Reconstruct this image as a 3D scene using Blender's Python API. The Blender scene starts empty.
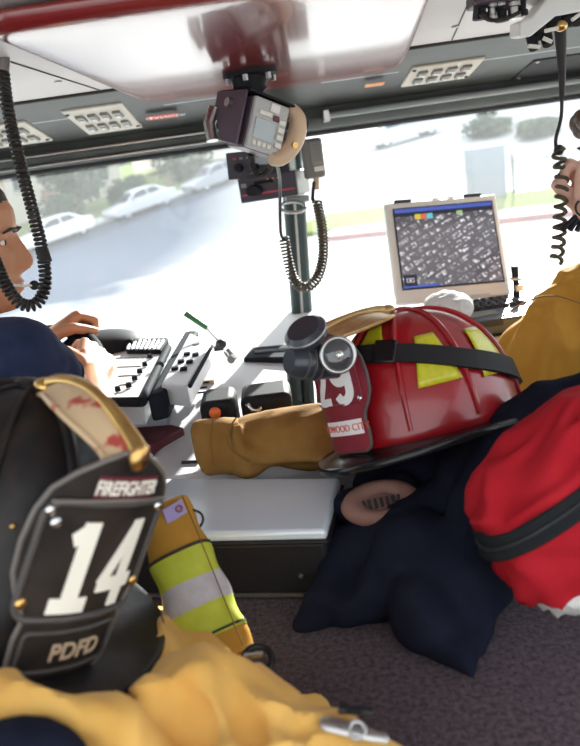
import bpy, bmesh, math, random
from mathutils import Vector as V, Matrix, noise
rnd = random.Random(11)
PI = math.pi
SC = bpy.context.scene
COL = SC.collection

# ---------------------------------------------------------------- camera
PITCH, ROLL, FPX, EYE = math.radians(16), math.radians(8), 700.0, 0.55
def ray(px, py):
    a, b = (px - 290) / FPX, (373 - py) / FPX
    c, s = math.cos(ROLL), math.sin(ROLL)
    x, v = a * c + b * s, -a * s + b * c
    cp, sp = math.cos(PITCH), math.sin(PITCH)
    return V((x, cp + v * sp, -sp + v * cp))
CAM = V((0, 0, EYE))
def P(px, py, d): return CAM + ray(px, py) * d              # measured point at depth d
def PZ(px, py, z):
    r = ray(px, py); return CAM + r * ((z - EYE) / r.z)
def PY(px, py, y):
    r = ray(px, py); return CAM + r * (y / r.y)
def RP(px, py, p0, n):
    r = ray(px, py); return CAM + r * ((V(p0) - CAM).dot(n) / r.dot(n))

# ---------------------------------------------------------------- materials
def mat(name, col, rough=.6, metal=0., spec=.5, col2=None, nscale=20., bump=0., bscale=60., coat=0., ior=1.5, bdist=.003, sheen=0., lo=.35, hi=.65, detail=4., stretch=None):
    m = bpy.data.materials.new(name); m.use_nodes = True
    nt = m.node_tree; b = nt.nodes['Principled BSDF']
    c4 = (*col, 1)
    b.inputs['Base Color'].default_value = c4
    b.inputs['Roughness'].default_value = rough
    b.inputs['Metallic'].default_value = metal
    b.inputs['Specular IOR Level'].default_value = spec
    b.inputs['IOR'].default_value = ior
    if coat: b.inputs['Coat Weight'].default_value = coat; b.inputs['Coat Roughness'].default_value = .08
    if sheen: b.inputs['Sheen Weight'].default_value = sheen; b.inputs['Sheen Roughness'].default_value = .5
    tc = nt.nodes.new('ShaderNodeTexCoord'); src = tc.outputs['Object']
    if stretch:
        mp = nt.nodes.new('ShaderNodeMapping'); mp.inputs['Scale'].default_value = stretch
        nt.links.new(src, mp.inputs['Vector']); src = mp.outputs['Vector']
    if col2:
        n = nt.nodes.new('ShaderNodeTexNoise'); n.inputs['Scale'].default_value = nscale; n.inputs['Detail'].default_value = detail
        nt.links.new(src, n.inputs['Vector'])
        r = nt.nodes.new('ShaderNodeValToRGB'); r.color_ramp.elements[0].position = lo; r.color_ramp.elements[1].position = hi
        r.color_ramp.elements[0].color = c4; r.color_ramp.elements[1].color = (*col2, 1)
        nt.links.new(n.outputs['Fac'], r.inputs['Fac']); nt.links.new(r.outputs['Color'], b.inputs['Base Color'])
    if bump:
        n2 = nt.nodes.new('ShaderNodeTexNoise'); n2.inputs['Scale'].default_value = bscale; n2.inputs['Detail'].default_value = 3
        nt.links.new(src, n2.inputs['Vector'])
        bp = nt.nodes.new('ShaderNodeBump'); bp.inputs['Strength'].default_value = bump; bp.inputs['Distance'].default_value = bdist
        nt.links.new(n2.outputs['Fac'], bp.inputs['Height']); nt.links.new(bp.outputs['Normal'], b.inputs['Normal'])
    return m

M = {}
M['carpet'] = mat('carpet', (.048, .034, .042), .95, spec=.05, col2=(.118, .086, .102), nscale=160, bump=.9, bscale=320, bdist=.004, sheen=.08)
M['headliner'] = mat('headliner', (.60, .57, .57), .42, col2=(.66, .62, .62), nscale=4, bump=.05, bscale=40)
M['red_gloss'] = mat('red_gloss', (.22, .018, .018), .24, spec=.75, coat=.6)
M['dark_trim'] = mat('dark_trim', (.030, .033, .031), .40, spec=.16, col2=(.046, .050, .046), nscale=6)
M['grey_trim'] = mat('grey_trim', (.22, .25, .26), .35)
M['gasket'] = mat('gasket', (.03, .03, .035), .5, spec=0.3)
M['chrome'] = mat('chrome', (.7, .7, .7), .18, metal=1)
M['steel'] = mat('steel', (.42, .41, .40), .32, metal=1)
M['post'] = mat('post', (.045, .07, .07), .4, spec=0.3)
M['switch_plate'] = mat('switch_plate', (.52, .49, .42), .5)
M['button'] = mat('button', (.20, .20, .19), .4)
M['button_clear'] = mat('button_clear', (.38, .38, .35), .25)
M['black_plastic'] = mat('black_plastic', (.018, .018, .021), .6, spec=.12, bump=.08, bscale=200)
M['black_gloss'] = mat('black_gloss', (.010, .010, .012), .2, spec=.3)
M['rubber'] = mat('rubber', (.025, .023, .022), .62, spec=0.2)
M['cord'] = mat('cord', (.028, .024, .022), .42, spec=0.25)
M['cord_brown'] = mat('cord_brown', (.085, .070, .048), .5, spec=0.25)
M['sticker_red'] = mat('sticker_red', (.62, .06, .03), .5)
M['sticker_orange'] = mat('sticker_orange', (.75, .25, .06), .5)
M['white_paint'] = mat('white_paint', (.80, .80, .78), .4)
M['purple_metal'] = mat('purple_metal', (.085, .062, .085), .42, spec=0.35)
M['grey_face'] = mat('grey_face', (.42, .43, .42), .45)
M['lcd'] = mat('lcd', (.38, .44, .46), .12)
M['key_light'] = mat('key_light', (.72, .70, .63), .5)
M['tan_plastic'] = mat('tan_plastic', (.66, .50, .34), .45, col2=(.56, .41, .27), nscale=8)
M['radio_body'] = mat('radio_body', (.055, .05, .065), .4, spec=0.3)
M['radio_side'] = mat('radio_side', (.24, .245, .225), .45)
M['red_line'] = mat('red_line', (.45, .04, .07), .4)
M['mic_grey'] = mat('mic_grey', (.17, .175, .165), .5)
M['mic_grille'] = mat('mic_grille', (.24, .245, .23), .5)
M['amber'] = mat('amber', (.7, .35, .06), .4)
M['dash'] = mat('dash', (.66, .66, .68), .5, col2=(.70, .70, .72), nscale=5)
M['dash_panel'] = mat('dash_panel', (.62, .63, .65), .45)
M['dash_dark'] = mat('dash_dark', (.018, .021, .028), .75, spec=.05)
M['maroon'] = mat('maroon', (.12, .02, .03), .5)
M['green_grip'] = mat('green_grip', (.03, .16, .05), .5)
M['orange'] = mat('orange', (.80, .16, .03), .4)
M['laptop_shell'] = mat('laptop_shell', (.84, .82, .77), .4)
M['laptop_dark'] = mat('laptop_dark', (.035, .04, .055), .45, spec=0.3)
M['laptop_blue'] = mat('laptop_blue', (.07, .09, .13), .35)
M['vinyl_pale'] = mat('vinyl_pale', (.70, .79, .88), .22, spec=.9, ior=1.75, col2=(.76, .84, .91), nscale=7, bump=.25, bscale=14, bdist=.006)
M['vinyl_black'] = mat('vinyl_black', (.020, .018, .021), .42, spec=0.2, bump=.25, bscale=90, bdist=.002)
M['navy_shirt'] = mat('navy_shirt', (.016, .024, .062), .85, spec=.2, col2=(.022, .032, .078), nscale=30, sheen=.05, bump=.15, bscale=300)
M['navy_cloth'] = mat('navy_cloth', (.0075, .009, .019), .9, spec=.1, col2=(.011, .013, .025), nscale=25, sheen=.0, bump=.2, bscale=350)
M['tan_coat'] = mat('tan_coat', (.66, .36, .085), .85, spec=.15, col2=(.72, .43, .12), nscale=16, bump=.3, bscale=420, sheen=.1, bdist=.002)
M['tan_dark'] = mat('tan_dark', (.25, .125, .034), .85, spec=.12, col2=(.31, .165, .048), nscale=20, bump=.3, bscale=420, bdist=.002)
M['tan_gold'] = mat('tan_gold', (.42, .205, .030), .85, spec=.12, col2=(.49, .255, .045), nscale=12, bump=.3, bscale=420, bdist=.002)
M['thread'] = mat('thread', (.20, .10, .02), .9)
M['black_seam'] = mat('black_seam', (.03, .03, .02), .8)
M['lime'] = mat('lime', (.42, .45, .02), .7, col2=(.48, .50, .04), nscale=60)
M['silver_stripe'] = mat('silver_stripe', (.40, .36, .37), .45, col2=(.46, .42, .42), nscale=90)
M['label_purple'] = mat('label_purple', (.42, .34, .62), .6)
M['bag_red'] = mat('bag_red', (.36, .010, .018), .85, spec=.12, col2=(.43, .016, .026), nscale=14, bump=.2, bscale=500, bdist=.002)
M['bag_black'] = mat('bag_black', (.014, .016, .018), .75, spec=0.15)
M['white_cloth'] = mat('white_cloth', (.72, .71, .68), .85, col2=(.60, .60, .58), nscale=70, bump=.3, bscale=200)
M['helmet_red'] = mat('helmet_red', (.31, .007, .012), .28, coat=.35, col2=(.22, .005, .009), nscale=9)
M['helmet_black'] = mat('helmet_black', (.013, .011, .012), .36, spec=.25, col2=(.034, .024, .017), nscale=24, lo=.5, hi=.75, bump=.12, bscale=70)
M['leather_black'] = mat('leather_black', (.018, .015, .014), .40, spec=0.25, col2=(.035, .028, .024), nscale=30, bump=.15, bscale=120)
M['leather_red'] = mat('leather_red', (.19, .012, .026), .42, spec=0.35, col2=(.22, .018, .03), nscale=20, bump=.1, bscale=120)
M['piping'] = mat('piping', (.15, .13, .115), .35)
M['piping_dark'] = mat('piping_dark', (.08, .07, .065), .35, spec=0.3)
M['cream'] = mat('cream', (.90, .86, .74), .55)
M['white_letter'] = mat('white_letter', (.78, .76, .76), .55)
M['brass'] = mat('brass', (.75, .48, .16), .28, metal=1, col2=(.55, .33, .12), nscale=18)
M['horn'] = mat('horn', (.62, .44, .26), .35, col2=(.42, .06, .05), nscale=30, lo=.58, hi=.64)
M['horn_gold'] = mat('horn_gold', (.66, .46, .22), .34, metal=.5, col2=(.46, .27, .10), nscale=30, stretch=(3, 1, 1))
M['reflect_lime'] = mat('reflect_lime', (.55, .52, .015), .35, col2=(.46, .44, .015), nscale=120, coat=.3)
M['strap'] = mat('strap', (.018, .017, .019), .6, spec=0.15, bump=.1, bscale=300)
M['lens'] = mat('lens', (.05, .05, .055), .06, coat=1.)
M['bulb'] = mat('bulb', (.75, .75, .72), .15, metal=.7)
M['lamp_black'] = mat('lamp_black', (.03, .034, .045), .3, spec=0.35, coat=.3)
M['tan_strap'] = mat('tan_strap', (.23, .125, .10), .55, spec=.2, col2=(.19, .10, .08), nscale=30)
M['skin'] = mat('skin', (.47, .205, .10), .5, col2=(.53, .25, .135), nscale=18, bump=.08, bscale=180, spec=.35)
M['skin_pale'] = mat('skin_pale', (.64, .38, .29), .5, col2=(.64, .40, .31), nscale=18, bump=.08, bscale=180, spec=.35)
M['hair'] = mat('hair', (.020, .014, .011), .5, bump=.5, bscale=160, stretch=(4, 4, 1))
M['hair_brown'] = mat('hair_brown', (.075, .042, .025), .5, bump=.5, bscale=160, stretch=(4, 4, 1))
M['eye_white'] = mat('eye_white', (.75, .72, .70), .15)
M['iris'] = mat('iris', (.05, .03, .02), .1)
def road_mat():                                             # pale road with blotchy bluish tree shade painted into its colour
    m = mat('shaded_road', (.13, .14, .16), .95, spec=0)
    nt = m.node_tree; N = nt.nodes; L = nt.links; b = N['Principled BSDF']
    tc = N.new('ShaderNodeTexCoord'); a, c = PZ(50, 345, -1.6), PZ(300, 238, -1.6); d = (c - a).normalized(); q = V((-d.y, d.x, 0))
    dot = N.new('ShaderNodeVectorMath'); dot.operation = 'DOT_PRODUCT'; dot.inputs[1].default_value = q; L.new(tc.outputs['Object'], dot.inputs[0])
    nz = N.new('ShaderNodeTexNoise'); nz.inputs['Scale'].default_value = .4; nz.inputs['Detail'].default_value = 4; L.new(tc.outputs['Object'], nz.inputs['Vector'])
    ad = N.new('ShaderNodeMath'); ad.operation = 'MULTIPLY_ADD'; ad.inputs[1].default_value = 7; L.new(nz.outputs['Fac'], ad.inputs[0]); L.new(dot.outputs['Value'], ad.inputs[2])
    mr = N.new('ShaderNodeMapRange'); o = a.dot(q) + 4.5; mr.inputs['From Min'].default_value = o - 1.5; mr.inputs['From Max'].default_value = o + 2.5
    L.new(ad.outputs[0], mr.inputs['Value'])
    mx = N.new('ShaderNodeMix'); mx.data_type = 'RGBA'; mx.inputs['A'].default_value = (.50, .50, .49, 1); mx.inputs['B'].default_value = (.060, .075, .105, 1)  # pale road colour, and the dark blue of the painted shade
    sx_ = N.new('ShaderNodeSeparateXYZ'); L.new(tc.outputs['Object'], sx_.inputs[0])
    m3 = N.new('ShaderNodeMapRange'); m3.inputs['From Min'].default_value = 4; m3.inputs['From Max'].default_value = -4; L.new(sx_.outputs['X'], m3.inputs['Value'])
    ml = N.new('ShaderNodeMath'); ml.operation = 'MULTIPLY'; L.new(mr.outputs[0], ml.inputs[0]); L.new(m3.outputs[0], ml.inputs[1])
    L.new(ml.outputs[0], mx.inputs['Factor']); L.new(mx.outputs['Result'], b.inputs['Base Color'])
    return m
M['shaded_road'] = road_mat()
M['concrete'] = mat('concrete', (.40, .40, .39), .9, spec=.1)
M['curb_red'] = mat('curb_red', (.30, .13, .13), .8)
M['lawn'] = mat('lawn', (.15, .19, .08), .95, spec=0, col2=(.20, .23, .11), nscale=3)
M['leaf'] = mat('leaf', (.022, .055, .030), .8, col2=(.05, .09, .04), nscale=1.5)
M['leaf_light'] = mat('leaf_light', (.05, .085, .05), .8, col2=(.09, .12, .065), nscale=1.5)
M['bark'] = mat('bark', (.36, .29, .22), .9, col2=(.28, .22, .16), nscale=5, bump=.5, bscale=10)
M['car_white'] = mat('car_white', (.80, .80, .80), .25, coat=.5)
M['car_silver'] = mat('car_silver', (.55, .57, .60), .3, metal=.3, coat=.5)
M['car_grey'] = mat('car_grey', (.30, .32, .36), .3, coat=.5)
M['car_glass'] = mat('car_glass', (.05, .06, .08), .08)
M['tyre'] = mat('tyre', (.03, .03, .03), .8)
M['stucco'] = mat('stucco', (.72, .69, .64), .9)
M['stucco2'] = mat('stucco2', (.66, .60, .52), .9)
M['roof_tile'] = mat('roof_tile', (.34, .22, .17), .8)
M['pale_blue'] = mat('pale_blue', (.26, .29, .33), .7, spec=.1)
M['iron'] = mat('iron', (.08, .09, .09), .5)
M['seat_cloth'] = mat('seat_cloth', (.05, .05, .055), .85)
M['trousers'] = mat('trousers', (.014, .016, .028), .85)

def emit(name, col, s):
    m = bpy.data.materials.new(name); m.use_nodes = True
    b = m.node_tree.nodes['Principled BSDF']
    b.inputs['Base Color'].default_value = (0.02, 0.02, 0.02, 1); b.inputs['Roughness'].default_value = .25
    b.inputs['Emission Color'].default_value = (*col, 1); b.inputs['Emission Strength'].default_value = s
    return m
SCR = .32
M['scr_blue'] = emit('scr_blue', (.10, .16, .62), SCR)
M['scr_dark'] = emit('scr_dark', (.03, .03, .05), SCR)
M['scr_yellow'] = emit('scr_yellow', (.9, .7, .08), SCR)
M['scr_red'] = emit('scr_red', (.85, .22, .12), SCR)
M['scr_cyan'] = emit('scr_cyan', (.2, .72, .85), SCR)
M['scr_white'] = emit('scr_white', (.85, .85, .9), SCR)
M['scr_green'] = emit('scr_green', (.5, .7, .35), SCR)

def aerial_map():                                         # lit screen: streets, blocks and roofs seen from the air
    m = bpy.data.materials.new('aerial_map'); m.use_nodes = True
    nt = m.node_tree; N = nt.nodes; L = nt.links; b = N['Principled BSDF']
    b.inputs['Base Color'].default_value = (.015, .015, .02, 1); b.inputs['Roughness'].default_value = .14; b.inputs['IOR'].default_value = 2.3
    tc = N.new('ShaderNodeTexCoord'); mp = N.new('ShaderNodeMapping'); mp.inputs['Rotation'].default_value = (math.radians(90), 0, 0)
    mp2 = N.new('ShaderNodeMapping'); mp2.inputs['Rotation'].default_value = (0, 0, .42)
    L.new(tc.outputs['Object'], mp.inputs['Vector']); L.new(mp.outputs['Vector'], mp2.inputs['Vector'])
    v = N.new('ShaderNodeTexVoronoi'); v.distance = 'CHEBYCHEV'; v.inputs['Scale'].default_value = 105; v.inputs['Randomness'].default_value = .75
    L.new(mp2.outputs['Vector'], v.inputs['Vector'])
    sep = N.new('ShaderNodeSeparateColor'); L.new(v.outputs['Color'], sep.inputs['Color'])
    thr = N.new('ShaderNodeMath'); thr.operation = 'LESS_THAN'; thr.inputs[1].default_value = .42; L.new(v.outputs['Distance'], thr.inputs[0])
    mul = N.new('ShaderNodeMath'); mul.operation = 'MULTIPLY'; L.new(thr.outputs[0], mul.inputs[0]); L.new(sep.outputs[0], mul.inputs[1])
    br = N.new('ShaderNodeTexBrick'); br.inputs['Scale'].default_value = 13; br.inputs['Mortar Size'].default_value = .05
    br.inputs['Color1'].default_value = (1, 1, 1, 1); br.inputs['Color2'].default_value = (.85, .85, .85, 1); br.inputs['Mortar'].default_value = (.0, .0, .0, 1)
    br.offset = .3; L.new(mp2.outputs['Vector'], br.inputs['Vector'])
    mul2 = N.new('ShaderNodeMath'); mul2.operation = 'MULTIPLY'; L.new(mul.outputs[0], mul2.inputs[0]); L.new(br.outputs['Color'], mul2.inputs[1])
    r = N.new('ShaderNodeValToRGB'); L.new(mul2.outputs[0], r.inputs['Fac'])
    r.color_ramp.elements[0].color = (.10, .095, .11, 1); r.color_ramp.elements[1].color = (1., .98, 1.0, 1)
    e = r.color_ramp.elements.new(.45); e.color = (.34, .32, .35, 1)
    L.new(r.outputs['Color'], b.inputs['Emission Color']); b.inputs['Emission Strength'].default_value = SCR * 1.25
    return m
M['map'] = aerial_map()

def glass_mat(name, dust):
    m = bpy.data.materials.new(name); m.use_nodes = True
    nt = m.node_tree; N = nt.nodes; L = nt.links
    N.remove(N['Principled BSDF']); out = N['Material Output']
    tr = N.new('ShaderNodeBsdfTransparent'); tr.inputs['Color'].default_value = (.93, .96, .97, 1)
    gl = N.new('ShaderNodeBsdfGlossy'); gl.inputs['Roughness'].default_value = .02
    fr = N.new('ShaderNodeFresnel'); fr.inputs['IOR'].default_value = 1.25
    m1 = N.new('ShaderNodeMixShader'); L.new(fr.outputs[0], m1.inputs[0]); L.new(tr.outputs[0], m1.inputs[1]); L.new(gl.outputs[0], m1.inputs[2])
    tl = N.new('ShaderNodeBsdfTranslucent'); tl.inputs['Color'].default_value = (.9, .93, .97, 1)    # film of road dust
    tc = N.new('ShaderNodeTexCoord'); nz = N.new('ShaderNodeTexNoise'); nz.inputs['Scale'].default_value = 3
    L.new(tc.outputs['Object'], nz.inputs['Vector'])
    mr = N.new('ShaderNodeMapRange'); mr.inputs['To Min'].default_value = dust * .8; mr.inputs['To Max'].default_value = dust * 1.2
    L.new(nz.outputs['Fac'], mr.inputs['Value'])
    m2 = N.new('ShaderNodeMixShader'); L.new(mr.outputs[0], m2.inputs[0]); L.new(m1.outputs[0], m2.inputs[1]); L.new(tl.outputs[0], m2.inputs[2])
    L.new(m2.outputs[0], out.inputs['Surface'])
    return m
M['windshield'] = glass_mat('windshield', .026)
M['side_glass'] = glass_mat('side_glass', .02)

# ---------------------------------------------------------------- geometry builder
def frame_from(d, up=V((0, 0, 1))):
    d = d.normalized()
    if abs(d.dot(up)) > .98: up = V((1, 0, 0)) if abs(d.x) < .9 else V((0, 1, 0))
    s = d.cross(up).normalized(); u = s.cross(d).normalized()
    return s, d, u
def axes(o, x, y, z):
    m = Matrix.Identity(4)
    for i in range(3): m[i][0], m[i][1], m[i][2], m[i][3] = x[i], y[i], z[i], o[i]
    return m
class G:
    def __init__(s): s.v = []; s.f = []
    def add(s, vs, fs):
        o = len(s.v); s.v += [V(p) for p in vs]; s.f += [tuple(i + o for i in f) for f in fs]; return s
    def join(s, g): return s.add(g.v, g.f)
    def xf(s, m): s.v = [m @ p for p in s.v]; return s
    def box(s, c, size, R=None):
        c = V(c); h = V(size) / 2
        vs = [V((x * h.x, y * h.y, z * h.z)) for x in (-1, 1) for y in (-1, 1) for z in (-1, 1)]
        if R is not None: vs = [R @ p for p in vs]
        return s.add([c + p for p in vs], [(0, 1, 3, 2), (4, 6, 7, 5), (0, 4, 5, 1), (2, 3, 7, 6), (0, 2, 6, 4), (1, 5, 7, 3)])
    def prism(s, poly, ext):                                # poly: 3-D points, ext: extrusion vector
        n = len(poly); poly = [V(p) for p in poly]; ext = V(ext)
        return s.add(poly + [p + ext for p in poly], [tuple(range(n))[::-1], tuple(range(n, 2 * n))] + [(i, (i + 1) % n, n + (i + 1) % n, n + i) for i in range(n)])
    def loft(s, rings, caps=True, closed=True):
        n = len(rings[0]); vs = [p for r in rings for p in r]; fs = []
        for i in range(len(rings) - 1):
            for j in range(n if closed else n - 1):
                k = (j + 1) % n
                fs.append((i * n + j, i * n + k, (i + 1) * n + k, (i + 1) * n + j))
        if caps and closed: fs += [tuple(range(n))[::-1], tuple(range((len(rings) - 1) * n, len(rings) * n))]
        return s.add(vs, fs)
    def tube(s, pts, r, n=10, up=V((0, 0, 1)), flat=1., caps=True):
        pts = [V(p) for p in pts]; rr = r if isinstance(r, (list, tuple)) else [r] * len(pts)
        rings = []; side = None
        for i, p in enumerate(pts):
            d = (pts[min(i + 1, len(pts) - 1)] - pts[max(i - 1, 0)])
            if d.length < 1e-9: d = V((0, 0, 1))
            d.normalize()
            if side is None: side, _, u = frame_from(d, up)
            else:
                side = side - d * side.dot(d)
                if side.length < 1e-6: side = frame_from(d, up)[0]
                side.normalize()
            u = side.cross(d)
            rings.append([p + side * (math.cos(a) * rr[i]) + u * (math.sin(a) * rr[i] * flat) for a in [2 * PI * k / n for k in range(n)]])
        return s.loft(rings, caps)
    def cyl(s, a, b, r, r2=None, n=24): return s.tube([a, b], [r, r if r2 is None else r2], n)
    def ell(s, c, r, R=None, n=20, m=12):
        c = V(c); r = V(r) if not isinstance(r, (int, float)) else V((r, r, r)); vs = []; fs = []
        vs.append(V((0, 0, -r.z)))
        for i in range(1, m):
            t = -PI / 2 + PI * i / m
            for k in range(n):
                a = 2 * PI * k / n; vs.append(V((r.x * math.cos(t) * math.cos(a), r.y * math.cos(t) * math.sin(a), r.z * math.sin(t))))
        vs.append(V((0, 0, r.z))); L = len(vs) - 1
        for k in range(n): fs.append((0, 1 + (k + 1) % n, 1 + k)); fs.append((L, 1 + (m - 2) * n + k, 1 + (m - 2) * n + (k + 1) % n))
        for i in range(m - 2):
            for k in range(n):
                a = 1 + i * n + k; b = 1 + i * n + (k + 1) % n; fs.append((a, b, b + n, a + n))
        if R is not None: vs = [R @ p for p in vs]
        return s.add([c + p for p in vs], fs)
    def caps_chain(s, pts, r, n=16):                         # tapered rounded limb through pts
        pts = [V(p) for p in pts]; rr = r if isinstance(r, (list, tuple)) else [r] * len(pts)
        for i in range(len(pts) - 1):
            if (pts[i + 1] - pts[i]).length > 1e-6: s.tube([pts[i], pts[i + 1]], [rr[i], rr[i + 1]], n)
        for p, q in zip(pts, rr): s.ell(p, q, n=n, m=10)
        return s
    def lathe(s, prof, m=Matrix.Identity(4), n=32):
        return s.loft([[m @ V((r * math.cos(2 * PI * k / n), r * math.sin(2 * PI * k / n), z)) for k in range(n)] for r, z in prof])
    def torus(s, c, R, r, nrm=V((0, 0, 1)), n=36, m=10, a0=0, a1=2 * PI):
        x, y, z = frame_from(V(nrm))[0], None, V(nrm).normalized(); y = z.cross(x)
        pts = [V(c) + x * (R * math.cos(a0 + (a1 - a0) * k / n)) + y * (R * math.sin(a0 + (a1 - a0) * k / n)) for k in range(n + 1)]
        return s.tube(pts, r, m, up=z)

def mk(g, name, material, parent=None, world=False, smooth=True, bevel=0, seg=2, sub=0, solid=0, angle=40):
    me = bpy.data.meshes.new(name)
    vs = g.v
    if parent is not None and world:
        w = root_matrix(parent).inverted(); vs = [w @ p for p in vs]
    me.from_pydata([tuple(p) for p in vs], [], g.f); me.validate(); me.update()
    bm = bmesh.new(); bm.from_mesh(me); bmesh.ops.recalc_face_normals(bm, faces=bm.faces); bm.to_mesh(me); bm.free()
    if smooth:
        me.polygons.foreach_set('use_smooth', [True] * len(me.polygons)); me.set_sharp_from_angle(angle=math.radians(angle))
    o = bpy.data.objects.new(name, me); COL.objects.link(o); me.materials.append(M[material])
    if parent is not None: o.parent = parent
    if solid: md = o.modifiers.new('Solid', 'SOLIDIFY'); md.thickness = solid; md.offset = 1
    if bevel: md = o.modifiers.new('Bevel', 'BEVEL'); md.width = bevel; md.segments = seg; md.limit_method = 'ANGLE'
    if sub: md = o.modifiers.new('Sub', 'SUBSURF'); md.levels = sub; md.render_levels = sub
    return o
def root_matrix(o):
    m = o.matrix_basis.copy()
    while o.parent is not None: o = o.parent; m = o.matrix_basis @ m
    return m
def thing(name, label, cat, m=None, group=None):
    o = bpy.data.objects.new(name, None); COL.objects.link(o); o.empty_display_size = .05
    if m is not None: o.matrix_basis = m if isinstance(m, Matrix) else Matrix.Translation(V(m))
    o['label'] = label; o['category'] = cat
    if group: o['group'] = group
    return o
def tag(o, label, cat, group=None):
    o['label'] = label; o['category'] = cat
    if group: o['group'] = group
    return o
def struct(o): o['kind'] = 'structure'; return o
def copy_tree(o, parent=None):
    c = o.copy(); COL.objects.link(c)
    if parent is not None: c.parent = parent
    for ch in list(o.children): copy_tree(ch, c)
    return c

def remesh(g, voxel, smooth=4, factor=.5):                     # weld overlapping shells into one continuous surface
    me = bpy.data.meshes.new('tmp'); me.from_pydata([tuple(p) for p in g.v], [], g.f); me.validate()
    o = bpy.data.objects.new('tmp', me); COL.objects.link(o)
    r = o.modifiers.new('r', 'REMESH'); r.mode = 'VOXEL'; r.voxel_size = voxel
    if smooth: q = o.modifiers.new('s', 'SMOOTH'); q.iterations = smooth; q.factor = factor
    dg = bpy.context.evaluated_depsgraph_get(); me2 = bpy.data.meshes.new_from_object(o.evaluated_get(dg))
    out = G(); out.v = [v.co.copy() for v in me2.vertices]; out.f = [tuple(p.vertices) for p in me2.polygons]
    out.n = [v.normal.copy() for v in me2.vertices]
    bpy.data.objects.remove(o); bpy.data.meshes.remove(me); bpy.data.meshes.remove(me2)
    return out
def crease(g, fn):
    g.v = [p + n * fn(p) for p, n in zip(g.v, g.n)]; return g
def folds(scale, amp, dirv=None, seed=0, fine=.3):
    off = V((seed * 3.1, seed * 1.7, seed * 5.3)); s = V(scale)
    def f(p):
        q = V((p.x * s.x, p.y * s.y, p.z * s.z)) + off
        w = q + V((noise.noise(q * .7), noise.noise(q * .7 + V((9, 0, 0))), noise.noise(q * .7 + V((0, 9, 0))))) * .6
        a = 1 - 2 * abs(noise.noise(w)); b = noise.noise(w * 2.7)
        return amp * (a - .6) + amp * fine * b
    return f
def smooth_path(pts, n=8, close=False):                        # Catmull-Rom through pts
    pts = [V(p) for p in pts]; out = []; L = len(pts)
    idx = (lambda i: pts[i % L]) if close else (lambda i: pts[min(max(i, 0), L - 1)])
    for i in range(L if close else L - 1):
        a, b, c, d = idx(i - 1), idx(i), idx(i + 1), idx(i + 2)
        for k in range(n):
            t = k / n; out.append(.5 * ((2 * b) + (c - a) * t + (2 * a - 5 * b + 4 * c - d) * t * t + (-a + 3 * b - 3 * c + d) * t ** 3))
    if not close: out.append(pts[-1])
    return out
def coil(path, R, pitch, r, n=11, sides=6, jitter=0.):
    path = smooth_path(path, 24); L = [0]
    for a, b in zip(path, path[1:]): L.append(L[-1] + (b - a).length)
    turns = L[-1] / pitch; N = int(turns * n); pts = []; side = None; j = 0
    for k in range(N + 1):
        s = L[-1] * k / N
        while j < len(L) - 2 and L[j + 1] < s: j += 1
        f = (s - L[j]) / max(L[j + 1] - L[j], 1e-9); p = path[j].lerp(path[j + 1], f); d = (path[j + 1] - path[j]).normalized()
        if side is None: side = frame_from(d)[0]
        side = (side - d * side.dot(d)).normalized(); u = side.cross(d); a = 2 * PI * turns * k / N
        pts.append(p + (side * math.cos(a) + u * math.sin(a)) * R * (1 + jitter * noise.noise(V((s * 40, 0, 0)))))
    return G().tube(pts, r, sides)
def text2d(txt, h, bold=0.):
    c = bpy.data.curves.new('tmp', 'FONT'); c.body = txt; c.size = h * 1.4; c.align_x = 'CENTER'; c.fill_mode = 'FRONT'; c.offset = bold
    o = bpy.data.objects.new('tmp', c); COL.objects.link(o)
    me = bpy.data.meshes.new_from_object(o.evaluated_get(bpy.context.evaluated_depsgraph_get()))
    g = G(); g.v = [v.co.copy() for v in me.vertices]; g.f = [tuple(p.vertices) for p in me.polygons]
    bpy.data.objects.remove(o); bpy.data.curves.remove(c); bpy.data.meshes.remove(me)
    return g
def ribbon(g, pts, w, close=False):                            # flat stroke of width w through 2-D points
    pts = [V((p[0], p[1], 0)) for p in pts]; L = len(pts); l, r = [], []
    for i, p in enumerate(pts):
        a = pts[(i - 1) % L] if close or i else p; b = pts[(i + 1) % L] if close or i < L - 1 else p
        d = (b - a).normalized(); n = V((-d.y, d.x, 0)); l.append(p + n * w / 2); r.append(p - n * w / 2)
    o = len(g.v); g.v += l + r
    for i in range(L if close else L - 1):
        k = (i + 1) % L; g.f.append((o + i, o + L + i, o + L + k, o + k))
    return g
def line(a, b, n=8): return [(a[0] + (b[0] - a[0]) * i / n, a[1] + (b[1] - a[1]) * i / n) for i in range(n + 1)]
def arc(c, rx, ry, a0, a1, n=20): return [(c[0] + rx * math.cos(math.radians(a0 + (a1 - a0) * i / n)), c[1] + ry * math.sin(math.radians(a0 + (a1 - a0) * i / n))) for i in range(n + 1)]
def mapped(g, fn): g.v = [fn(p.x, p.y) for p in g.v]; return g

# ================================================================ SETTING: the cab
EX = V((1, 0, 0)); EY = V((0, 1, 0)); EZ = V((0, 0, 1))
g = G().box((0, .35, -.02), (2.0, 1.42, .04)); g.box((0, 1.04, -.3), (2.0, .03, .56))
struct(mk(g, 'floor', 'carpet', bevel=.012))
struct(mk(G().box((0, 1.45, -.62), (2.3, 2.6, .04)), 'floor_lower', 'rubber'))
ceil = struct(mk(G().box((0, .80, .778), (2.3, 1.6, .042)), 'ceiling', 'headliner'))
for px, py in ((58, 81), (110, 93), (455, 26)):
    p = PZ(px, py, .757); mk(G().lathe([(0, .0), (.007, 0), (.006, -.003), (0, -.004)], Matrix.Translation(p), 14), 'screw', 'steel', ceil)
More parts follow.
